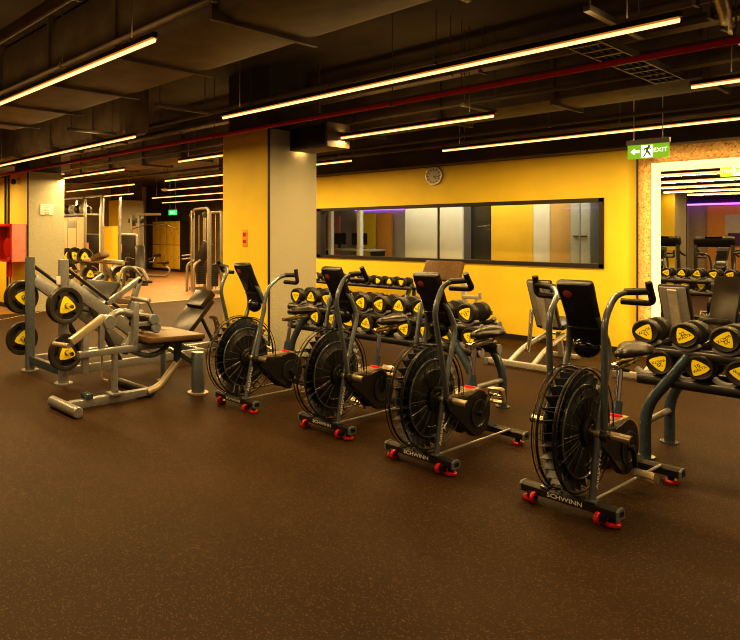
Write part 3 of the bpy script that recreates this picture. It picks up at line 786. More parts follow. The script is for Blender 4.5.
    S_ = [sec(-.02, .075, .02, -.02), sec(.02, .088, .03, -.028), sec(.12, .090, .026, -.03), sec(.26, .094, .030, -.03), sec(.36, .098, .036, -.034), sec(.395, .097, .03, -.03), sec(.402, .09, .02, -.02)]
    vs = [v for r in S_ for v in r]; fc = []
    for i in range(len(S_)-1):
        for k in range(8): l = (k+1) % 8; fc.append((i*8+k, i*8+l, i*8+8+l, i*8+8+k))
    fc.append(tuple(range(7, -1, -1))); fc.append(tuple((len(S_)-1)*8+k for k in range(8)))
    cn.add(vs, fc, 'black'); cno = cn.build('console', t)
    q = MB(); c0 = V(0, .245, .965)+dn*.2+nrm*.031; Rr = Matrix((V(1, 0, 0), dn, V(1, 0, 0).cross(dn))).transposed()
    q.box(c0, (.145, .15, .006), 'screen', Rr, .002); q.box(V(0, .245, .965)+dn*.10+nrm*.032, (.16, .012, .012), 'dark', Rr, .003); q.build('rear_panel', cno)
    q = MB(); q.box(V(0, .245, .965)+dn*.2-nrm*.033, (.15, .24, .006), 'screen', Rr, .002); q.build('display', cno)
    q = MB(); q.lathe([(.001, .003), (.022, .003), (.026, 0)], V(-.035, .245, .965)+dn*.335+nrm*.036, nrm, 'badge', 20)
    q.build('badge', cno)
    q = MB(); q.ball((0, .215, .925), .066, 'screen', 18, (1.15, .9, 1)); q.box((0, .235, 1.0), (.15, .05, .05), 'black', None, .012); q.build('lower_pod', cno)
    # moving arms
    for s in (-1, 1):
        ap = (s*.150, .09, .455)
        a = MB().tube(fillet([(0, 0, -.03), (s*.0, .0, .2), (s*.002, -.012, .655), (s*.006, .14, .805), (s*.165, .165, .82)], .085, 6), .0175, 'gun', 12)
        a.lathe([(.03, -.02), (.034, -.015), (.034, .015), (.03, .02)], (0, 0, 0), (1, 0, 0), 'dark', 18)
        ao = a.build('arm', t, ap); ao['arm_side'] = s
        g = MB().tube(fillet([(s*.045, .148, .808), (s*.160, .164, .8195)], .02), .0205, 'rub', 12)
        g.build('upper_grip', ao)
        g = MB().tube(fillet([(s*.165, .15, .87), (s*.168, .167, .82), (s*.175, .195, .75), (s*.015, .185, .75)], .05, 6), .0185, 'rub', 12)
        g.build('lower_grip', ao)
        # foot peg
        pg = MB().cyl((s*.168, .125, .455), (s*.272, .125, .455), .024, 'gold_lit', 18); pg.cyl((s*.272, .125, .455), (s*.28, .125, .455), .0255, 'black', 18); pg.cyl((s*.14, .125, .455), (s*.168, .125, .455), .014, 'dark', 12)
        pg.build('foot_peg', t)
    # main frame
    mf = MB()
    for s in (-1, 1): mf.beam((s*.095, .08, .44), (s*.052, .58, .39), .022, .045, 'dark')
    mf.beam((0, .17, .435), (0, .69, .425), .12, .04, 'gold_lit', .01)
    mf.beam((0, .60, .26), (0, .97, .10), .045, .05, 'gun'); mf.beam((0, .64, .24), (0, .60, .42), .06, .06, 'gun')
    mf.build('main_frame', t)
    for s in (-1, 1):
        MB().tube([(s*.125, .015, .105), (s*.14, .95, .105)], .0085, 'silver', 8).build('side_rod', t)
    # chain cover
    poly = []
    for k in range(17):
        a = -PI*.62+PI*1.24*k/16; poly.append((.61+.172*math.cos(a), .272+.172*math.sin(a)))
    poly += [(.34, .405), (.26, .41), (.20, .395), (.21, .36), (.30, .30)]
    for s in (-1, 1):
        c = MB()
        if s > 0: c.prism(poly, (.028, 0, 0), (0, 1, 0), (0, 0, 1), .05, 'black', .012)
        else: c.prism(poly, (-.078, 0, 0), (0, 1, 0), (0, 0, 1), .05, 'black', .012)
        c.lathe([(.10, .0), (.105, .006), (.095, .01), (.09, .004), (.03, .004), (.001, .004)], (s*.078, .61, .272), (s, 0, 0), 'dark', 28)
        c.build('chain_cover', t)
    for s, (dy, dz) in ((1, (.11, -.125)), (-1, (-.11, .125))):
        cr = MB().beam((s*.105, .61, .272), (s*.112, .61+dy, .272+dz), .014, .026, 'black', .004, (1, 0, 0))
        cr.cyl((s*.085, .61, .272), (s*.115, .61, .272), .02, 'dark', 14)
        cr = cr.build('crank', t)
        cr['crank_side'] = s
        pd = MB(); cx, cy, cz = s*.165, .61+dy, .272+dz
        for e in (-1, 1):
            pd.box((cx, cy+e*.05, cz), (.1, .014, .042), 'gold_lit', None, .003); pd.box((cx+e*.05, cy, cz), (.012, .1, .042), 'gold_lit', None, .003)
            for k in (-1, 0, 1): pd.box((cx+k*.028, cy+e*.045, cz+.018), (.006, .01, .01), 'gold_lit')
        pd.cyl((s*.112, cy, cz), (cx+s*.04, cy, cz), .012, 'chrome', 10); pd.build('pedal', cr)
    # seat
    MB().tube([(0, .605, .36), (0, .645, .50), (0, .655, .535)], .030, 'slate', 14).build('seat_tube', t)
    MB().lathe([(.03, -.015), (.04, -.012), (.04, .008), (.028, .014)], (0, .627, .445), (0, .2, .97), 'red', 20).build('collar', t)
    sp = MB().tube([(0, .65, .52), (0, .695, .745)], .019, 'chrome', 12); sp.beam((0, .60, .755), (0, .92, .77), .055, .032, 'chrome'); sp.cyl((-.035, .70, .73), (.05, .70, .73), .012, 'black', 10)
    sp.build('seat_post', t)
    sd = MB(); ring = []; N = 14
    for (y, w, h, zc) in ((.585, .012, .012, .835), (.60, .028, .028, .835), (.66, .038, .036, .836), (.73, .055, .040, .838), (.80, .088, .044, .842), (.86, .106, .046, .846), (.90, .100, .042, .850), (.925, .075, .03, .852), (.935, .04, .014, .853)):
        y += .075; zc -= .012; h *= 1.12
        ring.append([V(w*math.cos(2*PI*k/N), y, zc+h*math.sin(2*PI*k/N)*(1 if math.sin(2*PI*k/N) > 0 else .8)) for k in range(N)])
    fc = []
    for i in range(len(ring)-1):
        for k in range(N): l = (k+1) % N; fc.append((i*N+k, i*N+l, i*N+N+l, i*N+N+k))
    fc.append(tuple(range(N-1, -1, -1))); fc.append(tuple((len(ring)-1)*N+k for k in range(N)))
    sd.add([v for r in ring for v in r], fc, 'pad'); sd.build('saddle', t)
    return t
bike = make_bike()
BK = [(-4.49, 3.945, 'farthest black fan bike of the row, in front of the yellow and grey pillar', -.24, -31),
      (-3.48, 4.01, 'second black fan bike from the pillar, in front of the dumbbell rack', .22, 138),
      (-2.58, 3.95, 'third black fan bike from the pillar, second nearest the camera', .24, 102),
      (-1.615, 3.955, 'nearest and rightmost black fan bike, beside the right dumbbell rack', -.0, 0)]
for i, (x, y, lab, sw, up) in enumerate(BK):
    if i == 0: o = bike; o.location = (x, y, 0); o['label'] = lab
    else: o = dup(bike, (x, y, 0), lab)
    o.rotation_euler = (0, 0, (-.01, -.012, -.012, -.03)[i])
    for ch in o.children:
        if 'arm_side' in ch: ch.rotation_euler = (sw*ch['arm_side'], 0, 0)
        if 'crank_side' in ch and up:
            A = math.radians(up); c = V(0, .61, .272); Rm = Matrix.Rotation(A, 4, 'X'); ch.matrix_basis = Matrix.Translation(c) @ Rm @ Matrix.Translation(-c)
for o in list(bpy.data.objects):
    for k in ('arm_side', 'crank_side'):
        if k in o: del o[k]

# ------------------------------------------------------------------ weight plates
def plate_mesh(R=.195, T=.045):
    # axis along +X, outer face at x=T
    q = MB()
    q.lathe([(R*.74, .004), (R*.78, 0), (R*.97, 0), (R, T*.2), (R, T*.8), (R*.97, T), (R*.80, T), (R*.74, T*.86), (R*.74, .004)], (0, 0, 0), (1, 0, 0), 'plate', 40)
    q.lathe([(.026, 0), (R*.48, 0), (R*.5, T*.15), (R*.5, T*.9), (R*.46, T), (.026, T)], (0, 0, 0), (1, 0, 0), 'plate', 32)
    for k in range(3):
        a0 = PI/2+k*2*PI/3; pl_ = []
        for j in range(6): a = a0-.36+.72*j/5; pl_.append((math.cos(a)*R*.77, math.sin(a)*R*.77))
        for j in range(6): a = a0+.5-1.0*j/5; pl_.append((math.cos(a)*R*.46, math.sin(a)*R*.46))
        q.prism(pl_, (T*.1, 0, 0), (0, 1, 0), (0, 0, 1), T*.78, 'plate')
    return q
def make_plate(R=.195, T=.045):
    t = thing('weight_plate', 'x', 'weight plate')
    plate_mesh(R, T).build('disc', t)
    l = MB(); l.prism([(p[0]*R*.52, p[1]*R*.52) for p in TRI], (T, 0, 0), (0, 1, 0), (0, 0, 1), .004, 'lab')
    l.lathe([(.03, .0), (.03, .007), (.022, .007)], (T, 0, 0), (1, 0, 0), 'silver', 18); l.build('label', t)
    return t
plate0 = make_plate(); pfirst = [True]
def put_plate(loc, roll, label, rz=0., proto=None, group='weight plates on the leg press'):
    if pfirst[0]: o = plate0; pfirst[0] = False; o.location = loc; o['label'] = label; o['group'] = group
    else: o = dup(plate0, loc, label, group)
    o.rotation_euler = (roll, 0, rz); return o

# ------------------------------------------------------------------ leg press (behind, left)
X1, X2 = -7.20, -6.34
lp = thing('leg_press_machine', 'large grey plate-loaded leg press with two posts at the left', 'exercise machine', (-6.77, 3.1, 0))
def lx(x): return x+6.77
for x in (X1, X2):
    q = MB(); top = 1.32
    q.tube([(lx(x), .02, 0), (lx(x), .02, top-.03), (lx(x), .02, top)], [.057, .057, .055], 'gun' if x == X1 else 'silver', 18)
    q.cyl((lx(x), .02, 0), (lx(x), .02, .014), .10, 'silver', 20)
    po = q.build('post', lp)
    if x == X2: MB().box((lx(x)+.002, -.038, 1.10), (.075, .012, .09), 'white', None, .003).build('sticker', po)
    for z in (.845, .36):
        s = -1 if x == X1 else 1
        MB().cyl((lx(x)+s*.04, -.02, z), (lx(x)+s*.28, -.02, z), .022, 'chrome', 14).build('storage_peg', lp)
    # inclined rails
    MB().beam((lx(x), .06, 1.06), (lx(x), 1.25, .20), .07, .13, 'silver', .012).build('side_beam', lp)
    MB().tube([(lx(x)+.0, .03, 1.24), (lx(x), 1.05, .50)], .022, 'dark', 12).build('guide_rail', lp)
    MB().beam((lx(x), .04, .13), (lx(x), 1.9, .13), .06, .09, 'silver', .01).build('base_beam', lp)
    MB().beam((lx(x), .72, .14), (lx(x), .34, .80), .05, .06, 'dark', .008).build('brace', lp)
MB().beam((lx(X1), .02, .13), (lx(X2), .02, .13), .06, .09, 'slate').build('front_cross_beam', lp)
MB().beam((lx(X1), 1.85, .13), (lx(X2), 1.85, .13), .06, .09, 'slate').build('rear_cross_beam', lp)
MB().beam((0, 1.85, .10), (-.2, 2.75, .07), .07, .08, 'silver').build('rear_foot_beam', lp)
q = MB(); q.box((0, .62, .86), (.74, .05, .42), 'dark', Matrix.Rotation(math.radians(-38), 3, 'X'), .012); q.build('foot_platform', lp)
q = MB()
q.beam((lx(X2), .55, .82), (lx(X2), .99, 1.075), .055, .06, 'silver'); q.beam((lx(X2), .98, 1.075), (lx(X2), .80, .60), .055, .06, 'silver')
q.beam((lx(X1), .55, .82), (lx(X1), .99, 1.075), .055, .06, 'silver'); q.beam((lx(X1), .98, 1.075), (lx(X1), .80, .60), .055, .06, 'silver')
q.beam((lx(X1), .80, .62), (lx(X2), .80, .62), .055, .055, 'silver'); q.build('sled', lp)
MB().tube([(lx(X2), .88, .85), (lx(X2)+.34, .88, .85)], .026, 'silver', 14).build('weight_peg', lp)
MB().tube([(lx(X1), .88, .85), (lx(X1)-.34, .88, .85)], .026, 'silver', 14).build('weight_peg', lp)
q = MB().tube(fillet([(.17, .80, .88), (.17, .90, 1.19), (.17, 1.05, 1.20), (.17, 1.16, 1.08)], .08), .018, 'silver'); q.build('handle_bar', lp)
q = MB(); q.beam((-.15, 1.98, .30), (-.15, 2.38, .70), .42, .07, 'pad', .02, (0, -.7, .7)); q.beam((-.15, 2.22, .60), (-.15, 2.42, .80), .34, .11, 'pad', .03, (0, -.7, .7)); q.build('backrest', lp)
q = MB(); q.beam((-.15, 1.5, .36), (-.15, 1.98, .30), .42, .08, 'brownpad', .02); q.build('seat', lp)
q = MB(); q.tube([(-.15, 1.85, .15), (-.15, 2.05, .30)], .03, 'dark'); q.tube([(-.15, 2.55, .09), (-.15, 2.28, .55)], .025, 'dark'); q.build('seat_support', lp)
q = MB()
for k in range(7):
    pass
arc = [(0, .0), (.10, .0), (.13, .12), (.13, .24), (.08, .34), (-.02, .36), (-.03, .33), (.04, .30), (.07, .2), (.06, .08)]
q.prism(arc, (-.21, 2.55, .10), (0, 1, 0), (0, 0, 1), .03, 'brownpad')
for (a, bb) in ((.09, .05), (.10, .13), (.10, .21), (.07, .29)): q.cyl((-.178, 2.55+a, .10+bb), (-.174, 2.55+a, .10+bb), .012, 'silver', 10)
q.build('adjuster_plate', lp)
put_plate((-6.225, 3.08, .845), .25, 'black weight plate with yellow centre, upper one on the right post of the leg press')
put_plate((-6.28, 3.08, .845), .9, 'black weight plate directly behind the upper plate on the right leg press post')
put_plate((-6.225, 3.08, .36), .15, 'black weight plate with yellow centre, lower one on the right post of the leg press')
put_plate((-7.34, 3.08, .845), 1.4, 'upper black weight plate half hidden by the left post of the leg press')
put_plate((-7.42, 3.08, .845), .3, 'black weight plate stacked behind the upper plate at the left post')
put_plate((-7.36, 3.08, .36), -.3, 'lower black weight plate half hidden by the left post of the leg press')

# ------------------------------------------------------------------ seated machine (foreground left)
sm = thing('seated_leg_machine', 'grey plate-loaded seated leg machine with padded seat in the left foreground', 'exercise machine', (-5.3, 2.63, 0))
MB().cyl((-.28, 0, .052), (.24, 0, .052), .05, 'silver', 20, ch=.008).build('front_foot', sm)
q = MB().beam((-.02, .02, .055), (-.02, .90, .055), .075, .07, 'silver', .01); q.build('floor_beam', sm)
MB().box((-.02, .22, .115), (.11, .07, .05), 'slate', None, .006).build('rubber_stop', sm)
q = MB().tube([(0, .50, .09), (0, .50, .47)], .032, 'silver', 14); q.box((0, .50, .10), (.13, .13, .02), 'silver', None, .004); q.cyl((-.05, .5, .12), (.05, .5, .12), .014, 'chrome', 10); q.build('adjust_post', sm)
MB().cyl((-.58, .90, .045), (.03, .90, .045), .042, 'dark', 18, ch=.006).build('rear_foot', sm)
MB().beam((0, .12, .50), (0, 1.02, .50), .065, .06, 'silver', .01).build('main_beam', sm)
q = MB().beam((-.02, .20, .32), (-.02, .20, .68), .05, .06, 'silver', .008); q.beam((-.02, .37, .50), (-.02, .37, .76), .05, .05, 'silver', .008); q.build('uprights', sm)
q = MB().beam((-.02, .06, .62), (-.02, .40, .82), .06, .07, 'warm', .012); q.build('lever_arm', sm)
q = MB().lathe([(.06, -.05), (.066, -.045), (.066, .045), (.06, .05)], (-.02, .44, .77), (1, 0, 0), 'silver', 24); q.build('pivot_disc', sm)
MB().tube(fillet([(-.02, .42, .78), (-.02, .55, .87), (-.02, .72, .82)], .12), .034, 'silver', 14).build('curved_arm', sm)
MB().beam((0, .715, .50), (0, .73, .94), .062, .06, 'silver', .01).build('pad_upright', sm)
MB().tube(fillet([(0, .66, .49), (0, .80, .42), (0, .98, .40), (0, 1.15, .52)], .14, 6), .028, 'gun', 14).build('curved_seat_frame', sm)
q = MB(); q.box((-.02, 1.10, .575), (.44, .66, .055), 'brownpad', Matrix.Rotation(math.radians(-2), 3, 'X'), .018); q.box((-.02, 1.10, .54), (.40, .62, .03), 'black', Matrix.Rotation(math.radians(-2), 3, 'X')); q.build('seat', sm)
for (y, z) in ((.93, .755), (.955, .675)):
    q = MB().cyl((-.42, y, z), (.0, y, z), .048, 'pad', 20, ch=.01); q.build('roller_pad', sm)
    MB().cyl((.0, y, z), (.035, y, z), .055, 'bluegrey', 20, ch=.008).build('roller_cap', sm)
MB().beam((-.02, .73, .72), (-.02, .95, .715), .04, .04, 'silver').build('roller_arm', sm)
q = MB().tube([(0, .95, .78), (0, .87, .93)], .012, 'gun', 10); q.ball((0, .865, .94), .02, 'silver', 10); q.build('selector_handle', sm)
q = MB().beam((0, 1.22, .28), (0, 1.24, .54), .06, .06, 'slate', .008); q.build('seat_pedestal', sm)
q = MB().tube(fillet([(0, .86, .055), (0, 1.0, .08), (0, 1.26, .33)], .1), .038, 'warm', 12); q.build('sloping_beam', sm)
q = MB().beam((-.02, 1.24, .40), (.14, 1.34, .30), .05, .05, 'slate'); q.build('post_link', sm)
q = MB(); q.tube([(.166, 1.36, 0), (.166, 1.36, .40), (.166, 1.36, .41)], [.066, .066, .06], 'gun', 20); q.cyl((.166, 1.36, 0), (.166, 1.36, .014), .105, 'warm', 24); q.build('round_post', sm)
q = MB(); q.tube([(-.50, 1.40, 0), (-.50, 1.40, .40)], .03, 'gun', 12); q.cyl((-.50, 1.40, 0), (-.50, 1.40, .012), .07, 'silver', 16); q.beam((-.5, 1.4, .38), (0, 1.24, .38), .04, .04, 'gun'); q.build('rear_leg', sm)
q = MB().tube([(-.06, .06, .58), (-.36, .06, .56)], .024, 'warm', 12); q.build('weight_peg', sm)
q = MB().tube(fillet([(-.1, .42, .48), (-.1, .42, .22), (-.1, .48, .20)], .03), .011, 'warm', 8); q.build('stop_hook', sm)
q = MB().beam((-.02, .62, .46), (-.30, 1.0, .80), .05, .05, 'gun'); q.build('link_bar', sm)

# ------------------------------------------------------------------ weight benches
def make_bench():
    t = thing('weight_bench', 'x', 'weight bench', (0, 0, 0), 0, 'adjustable weight benches by the back wall')
    MB().beam((-.39, 0, .055), (.39, 0, .055), .07, .06, 'pale_silver', .01).build('rear_base_tube', t)
    for s in (-1, 1): MB().box((s*.40, 0, .04), (.05, .085, .075), 'bluegrey', None, .008).build('rubber_foot', t)
    q = MB()
    for s in (-1, 1): q.tube(fillet([(s*.14, .02, .06), (s*.13, .35, .20), (s*.10, .95, .32)], .15), .03, 'pale_silver', 12)
    q.build('main_beam', t)
    q = MB().beam((0, 1.1, .04), (0, 1.02, .34), .06, .05, 'pale_silver'); q.beam((-.2, 1.12, .04), (.2, 1.12, .04), .06, .05, 'pale_silver'); q.build('front_leg', t)
    MB().tube([(-.07, .36, .15), (-.07, .44, .66)], .024, 'chrome', 12).build('support_strut', t)
    q = MB().beam((0, .70, .40), (0, .44, .98), .09, .05, 'pale_silver', .01, (0, 1, .4)); q.build('back_frame', t)
    q = MB().beam((0, .76, .42), (0, .47, 1.02), .29, .07, 'pad', .022, (0, 1, .4)); q.build('backrest', t)
    q = MB().beam((0, .715, .44), (0, .435, 1.0), .25, .012, 'greypl', .003, (0, 1, .4)); q.build('back_plate', t)
    q = MB().beam((0, .80, .42), (0, 1.18, .50), .30, .07, 'pad', .022); q.build('seat', t)
    q = MB().tube([(-.2, 1.13, .30), (.2, 1.13, .30)], .018, 'chrome', 10); q.build('wheel_axle', t)
    return t
bn = make_bench(); bn.location = (-3.67, 7.65, 0); bn['label'] = 'silver adjustable weight bench in front of the yellow wall, left of the nearest bike console'
dup(bn, (-2.40, 8.05, 0), 'adjustable weight bench with grey back plate before the mirror, behind the right dumbbell rack', None, 0.)
# preacher style bench behind third bike
pb = thing('preacher_bench', 'silver preacher curl bench with wide brown pad before the yellow wall behind the third bike', 'weight bench', (-5.0, 8.35, 0))
q = MB(); q.box((-.10, 0, 1.06), (.58, .09, .30), 'brownpad', Matrix.Rotation(math.radians(-25), 3, 'X'), .03); q.build('arm_pad', pb)
MB().beam((.22, .02, .03), (.22, .02, 1.0), .06, .07, 'pale_silver', .01).build('post', pb)
q = MB().beam((.22, 0, .72), (.52, -.12, .74), .05, .05, 'pale_silver'); q.box((.52, -.12, .78), (.03, .03, .05), 'pale_silver'); q.tube([(.45, -.1, .72), (.45, -.1, .05)], .016, 'pale_silver'); q.build('bar_rest', pb)
MB().beam((-.35, .02, .04), (.5, .02, .04), .07, .07, 'pale_silver', .01).build('base_tube', pb)
MB().beam((.1, .0, .05), (.1, .7, .05), .07, .06, 'pale_silver', .01).build('floor_beam', pb)
q = MB(); q.box((.1, .55, .45), (.34, .3, .07), 'pad', None, .02); q.beam((.1, .55, .05), (.1, .55, .42), .05, .05, 'pale_silver'); q.build('seat', pb)

# ------------------------------------------------------------------ background gym, left
# lockers
for k in range(4):
    x = -23.3+k*.50
    lk = thing('locker', f'tall yellow two-door locker by the far wall, {ORD[k]} from the left', 'locker', (x, 15.82, 0), 0, 'yellow lockers by the far wall')
    MB().box((0, .22, 1.05), (.49, .44, 2.1), 'baseboard').build('body', lk)
    for z in (.60, 1.60):
        d = MB().box((0, -.008, z), (.48, .02, .98), 'locker', None, .004).build('door', lk)
        MB().box((.19, -.03, z), (.03, .02, .10), 'greypl', None, .004).build('handle', d)
# storage rig with balls
rg = thing('storage_rig', 'silver frame rig with beige panel and ball shelf beyond the left pillar', 'rack', (-18.0, 9.7, 0))
for x in (-1.4, .35, 1.37):
    for y in (-.3, .3): MB().box((x, y, 1.33), (.07, .07, 2.66), 'silver', None, .008).build('upright', rg)
MB().box((-.52, -.3, 2.68), (1.85, .07, .06), 'silver').build('top_rail', rg)
MB().box((.86, -.3, 2.68), (1.1, .07, .06), 'silver').build('top_rail', rg)
MB().box((-.52, 0, 2.17), (1.72, .62, .05), 'silver').build('shelf', rg)
q = MB().box((-.52, -.28, 1.06), (1.62, .03, 2.06), 'beige')
q.box((-.82, -.30, 1.06), (.012, .012, 2.0), 'greypl'); q.box((-.22, -.30, 1.06), (.012, .012, 2.0), 'greypl')
q.box((-.52, -.30, 1.88), (.6, .012, .22), 'greypl', None, .03); q.build('panel', rg)
MB().lathe([(.001, 0), (.07, 0), (.07, .02), (.001, .02)], (.12, -.32, .95), (0, -1, 0), 'red').build('round_badge', rg)
MB().box((.86, .25, .95), (.9, .03, 1.7), 'yellow').build('side_panel', rg)
MB().tube([(1.13, -.2, .0), (1.13, -.2, 2.35)], .055, 'white').build('white_pole', rg)
for k, (x, z, r) in enumerate(((-1.2, 2.36, .15), (-.85, 2.36, .15), (-.48, 2.36, .14), (-.1, 2.36, .16), (.2, 2.3, .11))):
    b_ = MB().ball((0, 0, 0), r, 'greypl' if k % 2 else 'rub', 18)
    b_.torus((0, 0, 0), (0, .3, 1), r*.985, .006, 'black', 24, 5)
    b_ = b_.build('medicine_ball', None, (-18+x, 9.6, 2.197+r))
    tag(b_, f'round medicine ball on the top shelf of the storage rig, {ORD[k]} from the left', 'ball', 'medicine balls on the rig shelf')
# selectorised stack machines
def stack_machine(x, y, rz, label, s=1.):
    t = thing('weight_stack_machine', label, 'exercise machine', (x, y, 0), rz)
    q = MB(); q.tube(fillet([(-.36, 0, 0), (-.36, 0, 1.55), (.36, 0, 1.55), (.36, 0, 0)], .1), .05, 'silver', 12); q.build('frame_hoop', t)
    MB().box((0, .02, .82), (.62, .20, 1.38), 'black', None, .02).build('shroud', t)
    q = MB()
    for k in range(14): q.box((.02, -.09, .2+k*.055), (.26, .03, .048), 'dark', None, .004)
    q.build('weight_stack', t)
    MB().box((-.17, -.095, 1.10), (.10, .012, .26), 'orange', None, .004).build('instruction_card', t)
    q = MB().beam((0, .1, .05), (0, 1.1, .05), .09, .08, 'silver'); q.beam((-.4, .0, .04), (.4, .0, .04), .09, .07, 'silver'); q.build('base_frame', t)
    q = MB(); q.box((0, .85, .52), (.4, .42, .09), 'pad', None, .03); q.beam((0, 1.05, .56), (0, 1.18, 1.15), .32, .09, 'pad', .03); q.beam((0, .85, .05), (0, .85, .5), .07, .07, 'silver'); q.build('seat', t)
    return t
stack_machine(-18.2, 11.2, .6, 'silver weight stack machine with black shroud and orange card, centre of the background')
stack_machine(-22.3, 12.2, .6, 'darker weight stack machine left of the one with the orange card')
# lat pulldown
lt = thing('lat_pulldown_machine', 'lat pulldown machine with curved bar before the yellow lockers', 'exercise machine', (-20.1, 13.0, 0), .55)
q = MB(); q.box((-.35, 0, 1.12), (.09, .3, 2.24), 'steel', None, .01); q.box((-.05, 0, 1.12), (.09, .3, 2.24), 'steel', None, .01); q.build('uprights', lt)
MB().box((-.2, -.02, 1.0), (.28, .2, 1.7), 'tanwall', None, .01).build('shroud', lt)
MB().box((-.2, -.02, 2.05), (.55, .24, .16), 'dark', None, .02).build('pulley_cover', lt)
MB().beam((-.2, 0, 2.28), (.75, 0, 2.28), .08, .09, 'steel').build('top_boom', lt)
q = MB(); q.tube([(.6, 0, 2.25), (.6, 0, 1.92)], .006, 'dark', 6); q.build('cable', lt)
q = MB(); q.tube(fillet([(-.1, -.55, 1.74), (.3, -.2, 1.9), (.85, .2, 1.9), (1.25, .5, 1.74)], .15), .016, 'dark', 10); q.build('pull_bar', lt)
q = MB(); q.box((.85, 0, .52), (.36, .32, .08), 'pad', None, .02); q.cyl((.62, -.25, .78), (.62, .25, .78), .06, 'pad', 14); q.build('seat', lt)
q = MB(); q.tube(fillet([(-.1, 0, .06), (1.05, 0, .06), (1.15, 0, .3), (.85, 0, .46)], .12), .04, 'steel'); q.box((-.2, 0, .04), (.5, .6, .08), 'steel', None, .01); q.build('base_frame', lt)
# chest press bench station
cp = thing('seated_press_machine', 'dark seated press machine with tall backrest left of the lat pulldown bar', 'exercise machine', (-17.1, 11.0, 0), .9)
q = MB(); q.beam((0, .2, .45), (-.05, .45, 1.2), .32, .09, 'pad', .03); q.box((0, -.02, .44), (.4, .42, .09), 'pad', Matrix.Rotation(-.15, 3, 'X'), .03); q.build('seat', cp)
q = MB(); q.beam((0, -.5, .05), (0, .6, .05), .08, .08, 'dark'); q.beam((-.35, .55, .04), (.35, .55, .04), .08, .07, 'dark'); q.beam((-.3, -.5, .04), (.3, -.5, .04), .08, .07, 'dark'); q.beam((0, 0, .05), (0, 0, .42), .07, .07, 'dark'); q.beam((0, .5, .05), (-.03, .42, .9), .07, .07, 'dark'); q.build('frame', cp)
for s in (-1, 1):
    MB().tube(fillet([(s*.2, .5, .75), (s*.45, .2, .85), (s*.42, -.25, .7), (s*.3, -.3, .7)], .12), .022, 'dark').build('press_arm', cp)
# cable crossover
cc = thing('cable_crossover_machine', 'tall cable crossover machine left of the yellow pillar', 'exercise machine', (-13.9, 10.9, 0), -.3)
for s in (-1, 1):
    q = MB(); q.box((s*.62, 0, 1.08), (.08, .10, 2.16), 'steel', None, .01); q.box((s*.62+s*.0, .35, 1.08), (.07, .08, 2.16), 'steel', None, .01); q.build('upright', cc)
    q = MB(); q.tube([(s*.45, .12, .1), (s*.45, .12, 2.1)], .014, 'chrome'); q.tube([(s*.45, .25, .1), (s*.45, .25, 2.1)], .014, 'chrome'); q.build('guide_rod', cc)
    q = MB()
    for k in range(12): q.box((s*.45, .18, .2+k*.05), (.12, .26, .044), 'dark', None, .004)
    q.build('weight_stack', cc)
    q = MB(); q.lathe([(.07, -.015), (.08, -.012), (.06, 0), (.08, .012), (.07, .015)], (s*.5, -.08, 2.08), (1, 0, 0), 'dark', 18); q.build('pulley', cc)
    q = MB(); q.beam((s*.62, -.1, .05), (s*.62, .6, .05), .09, .08, 'steel'); q.build('base_rail', cc)
q = MB(); q.tube(fillet([(-.62, 0, 2.14), (-.5, 0, 2.26), (.5, 0, 2.26), (.62, 0, 2.14)], .1), .035, 'steel'); q.tube([(-.62, .35, 2.16), (.62, .35, 2.16)], .03, 'steel'); q.build('top_crossbar', cc)
q = MB()
for s in (-1, 1): q.tube(fillet([(s*.28, -.3, .0), (s*.26, -.3, .75), (s*.05, .1, .95)], .12), .04, 'steel')
q.build('dip_arms', cc)
q = MB(); q.beam((.1, -.1, .75), (.28, .12, 1.35), .08, .3, 'pad', .02); q.build('back_pad', cc)
q = MB(); q.tube([(-.05, -.25, .0), (-.05, -.25, 2.2)], .025, 'chrome'); q.build('centre_pole', cc)
q = MB()
for z in (1.0, .9): q.tube([(-.6, 0, z), (-1.1, -.15, z-.05)], .02, 'steel')
q.build('side_handles', cc)
# plate-loaded chest press with its plates
pm = thing('incline_press_machine', 'tan plate-loaded press machine with a T bar behind the leg press', 'exercise machine', (-13.0, 7.3, 0), .35)
q = MB(); q.tube([(-.95, 0, 1.0), (.75, -.1, .95)], .055, 'warm', 12); q.build('cross_bar', pm)
q = MB(); q.tube([(-.12, .3, .1), (.15, 0, 1.0)], .05, 'warm'); q.tube([(.35, .35, .1), (.1, 0, 1.0)], .05, 'warm'); q.tube([(.1, .1, .0), (.1, .1, 1.0)], .045, 'steel'); q.build('v_posts', pm)
q = MB(); q.beam((-.6, .3, .06), (.8, .3, .06), .1, .1, 'steel'); q.beam((.1, -.6, .06), (.1, .9, .06), .1, .1, 'steel'); q.build('base_frame', pm)
q = MB(); q.beam((.1, -.3, 1.02), (.4, -.3, 1.14), .3, .12, 'brownpad', .03); q.build('chest_pad', pm)
q = MB(); q.beam((.25, .1, .8), (.95, -.35, .35), .08, .09, 'steel'); q.tube(fillet([(.9, -.3, .4), (1.0, -.35, .85), (1.45, -.35, .85), (1.6, -.35, .6)], .12), .04, 'steel'); q.build('lever', pm)
q = MB()
for (x, z) in ((-.9, 1.06), (-.85, .72), (-.25, .66), (-.3, .33), (.62, .68)): q.tube([(x-.15, 0, z), (x+.2, 0, z)], .03, 'steel', 10)
q.beam((-.55, .0, .05), (-.55, .0, 1.1), .07, .07, 'steel'); q.beam((-.9, .02, .72), (.62, .02, .68), .05, .06, 'steel'); q.build('plate_pegs', pm)
cs, sn = math.cos(.35), math.sin(.35)
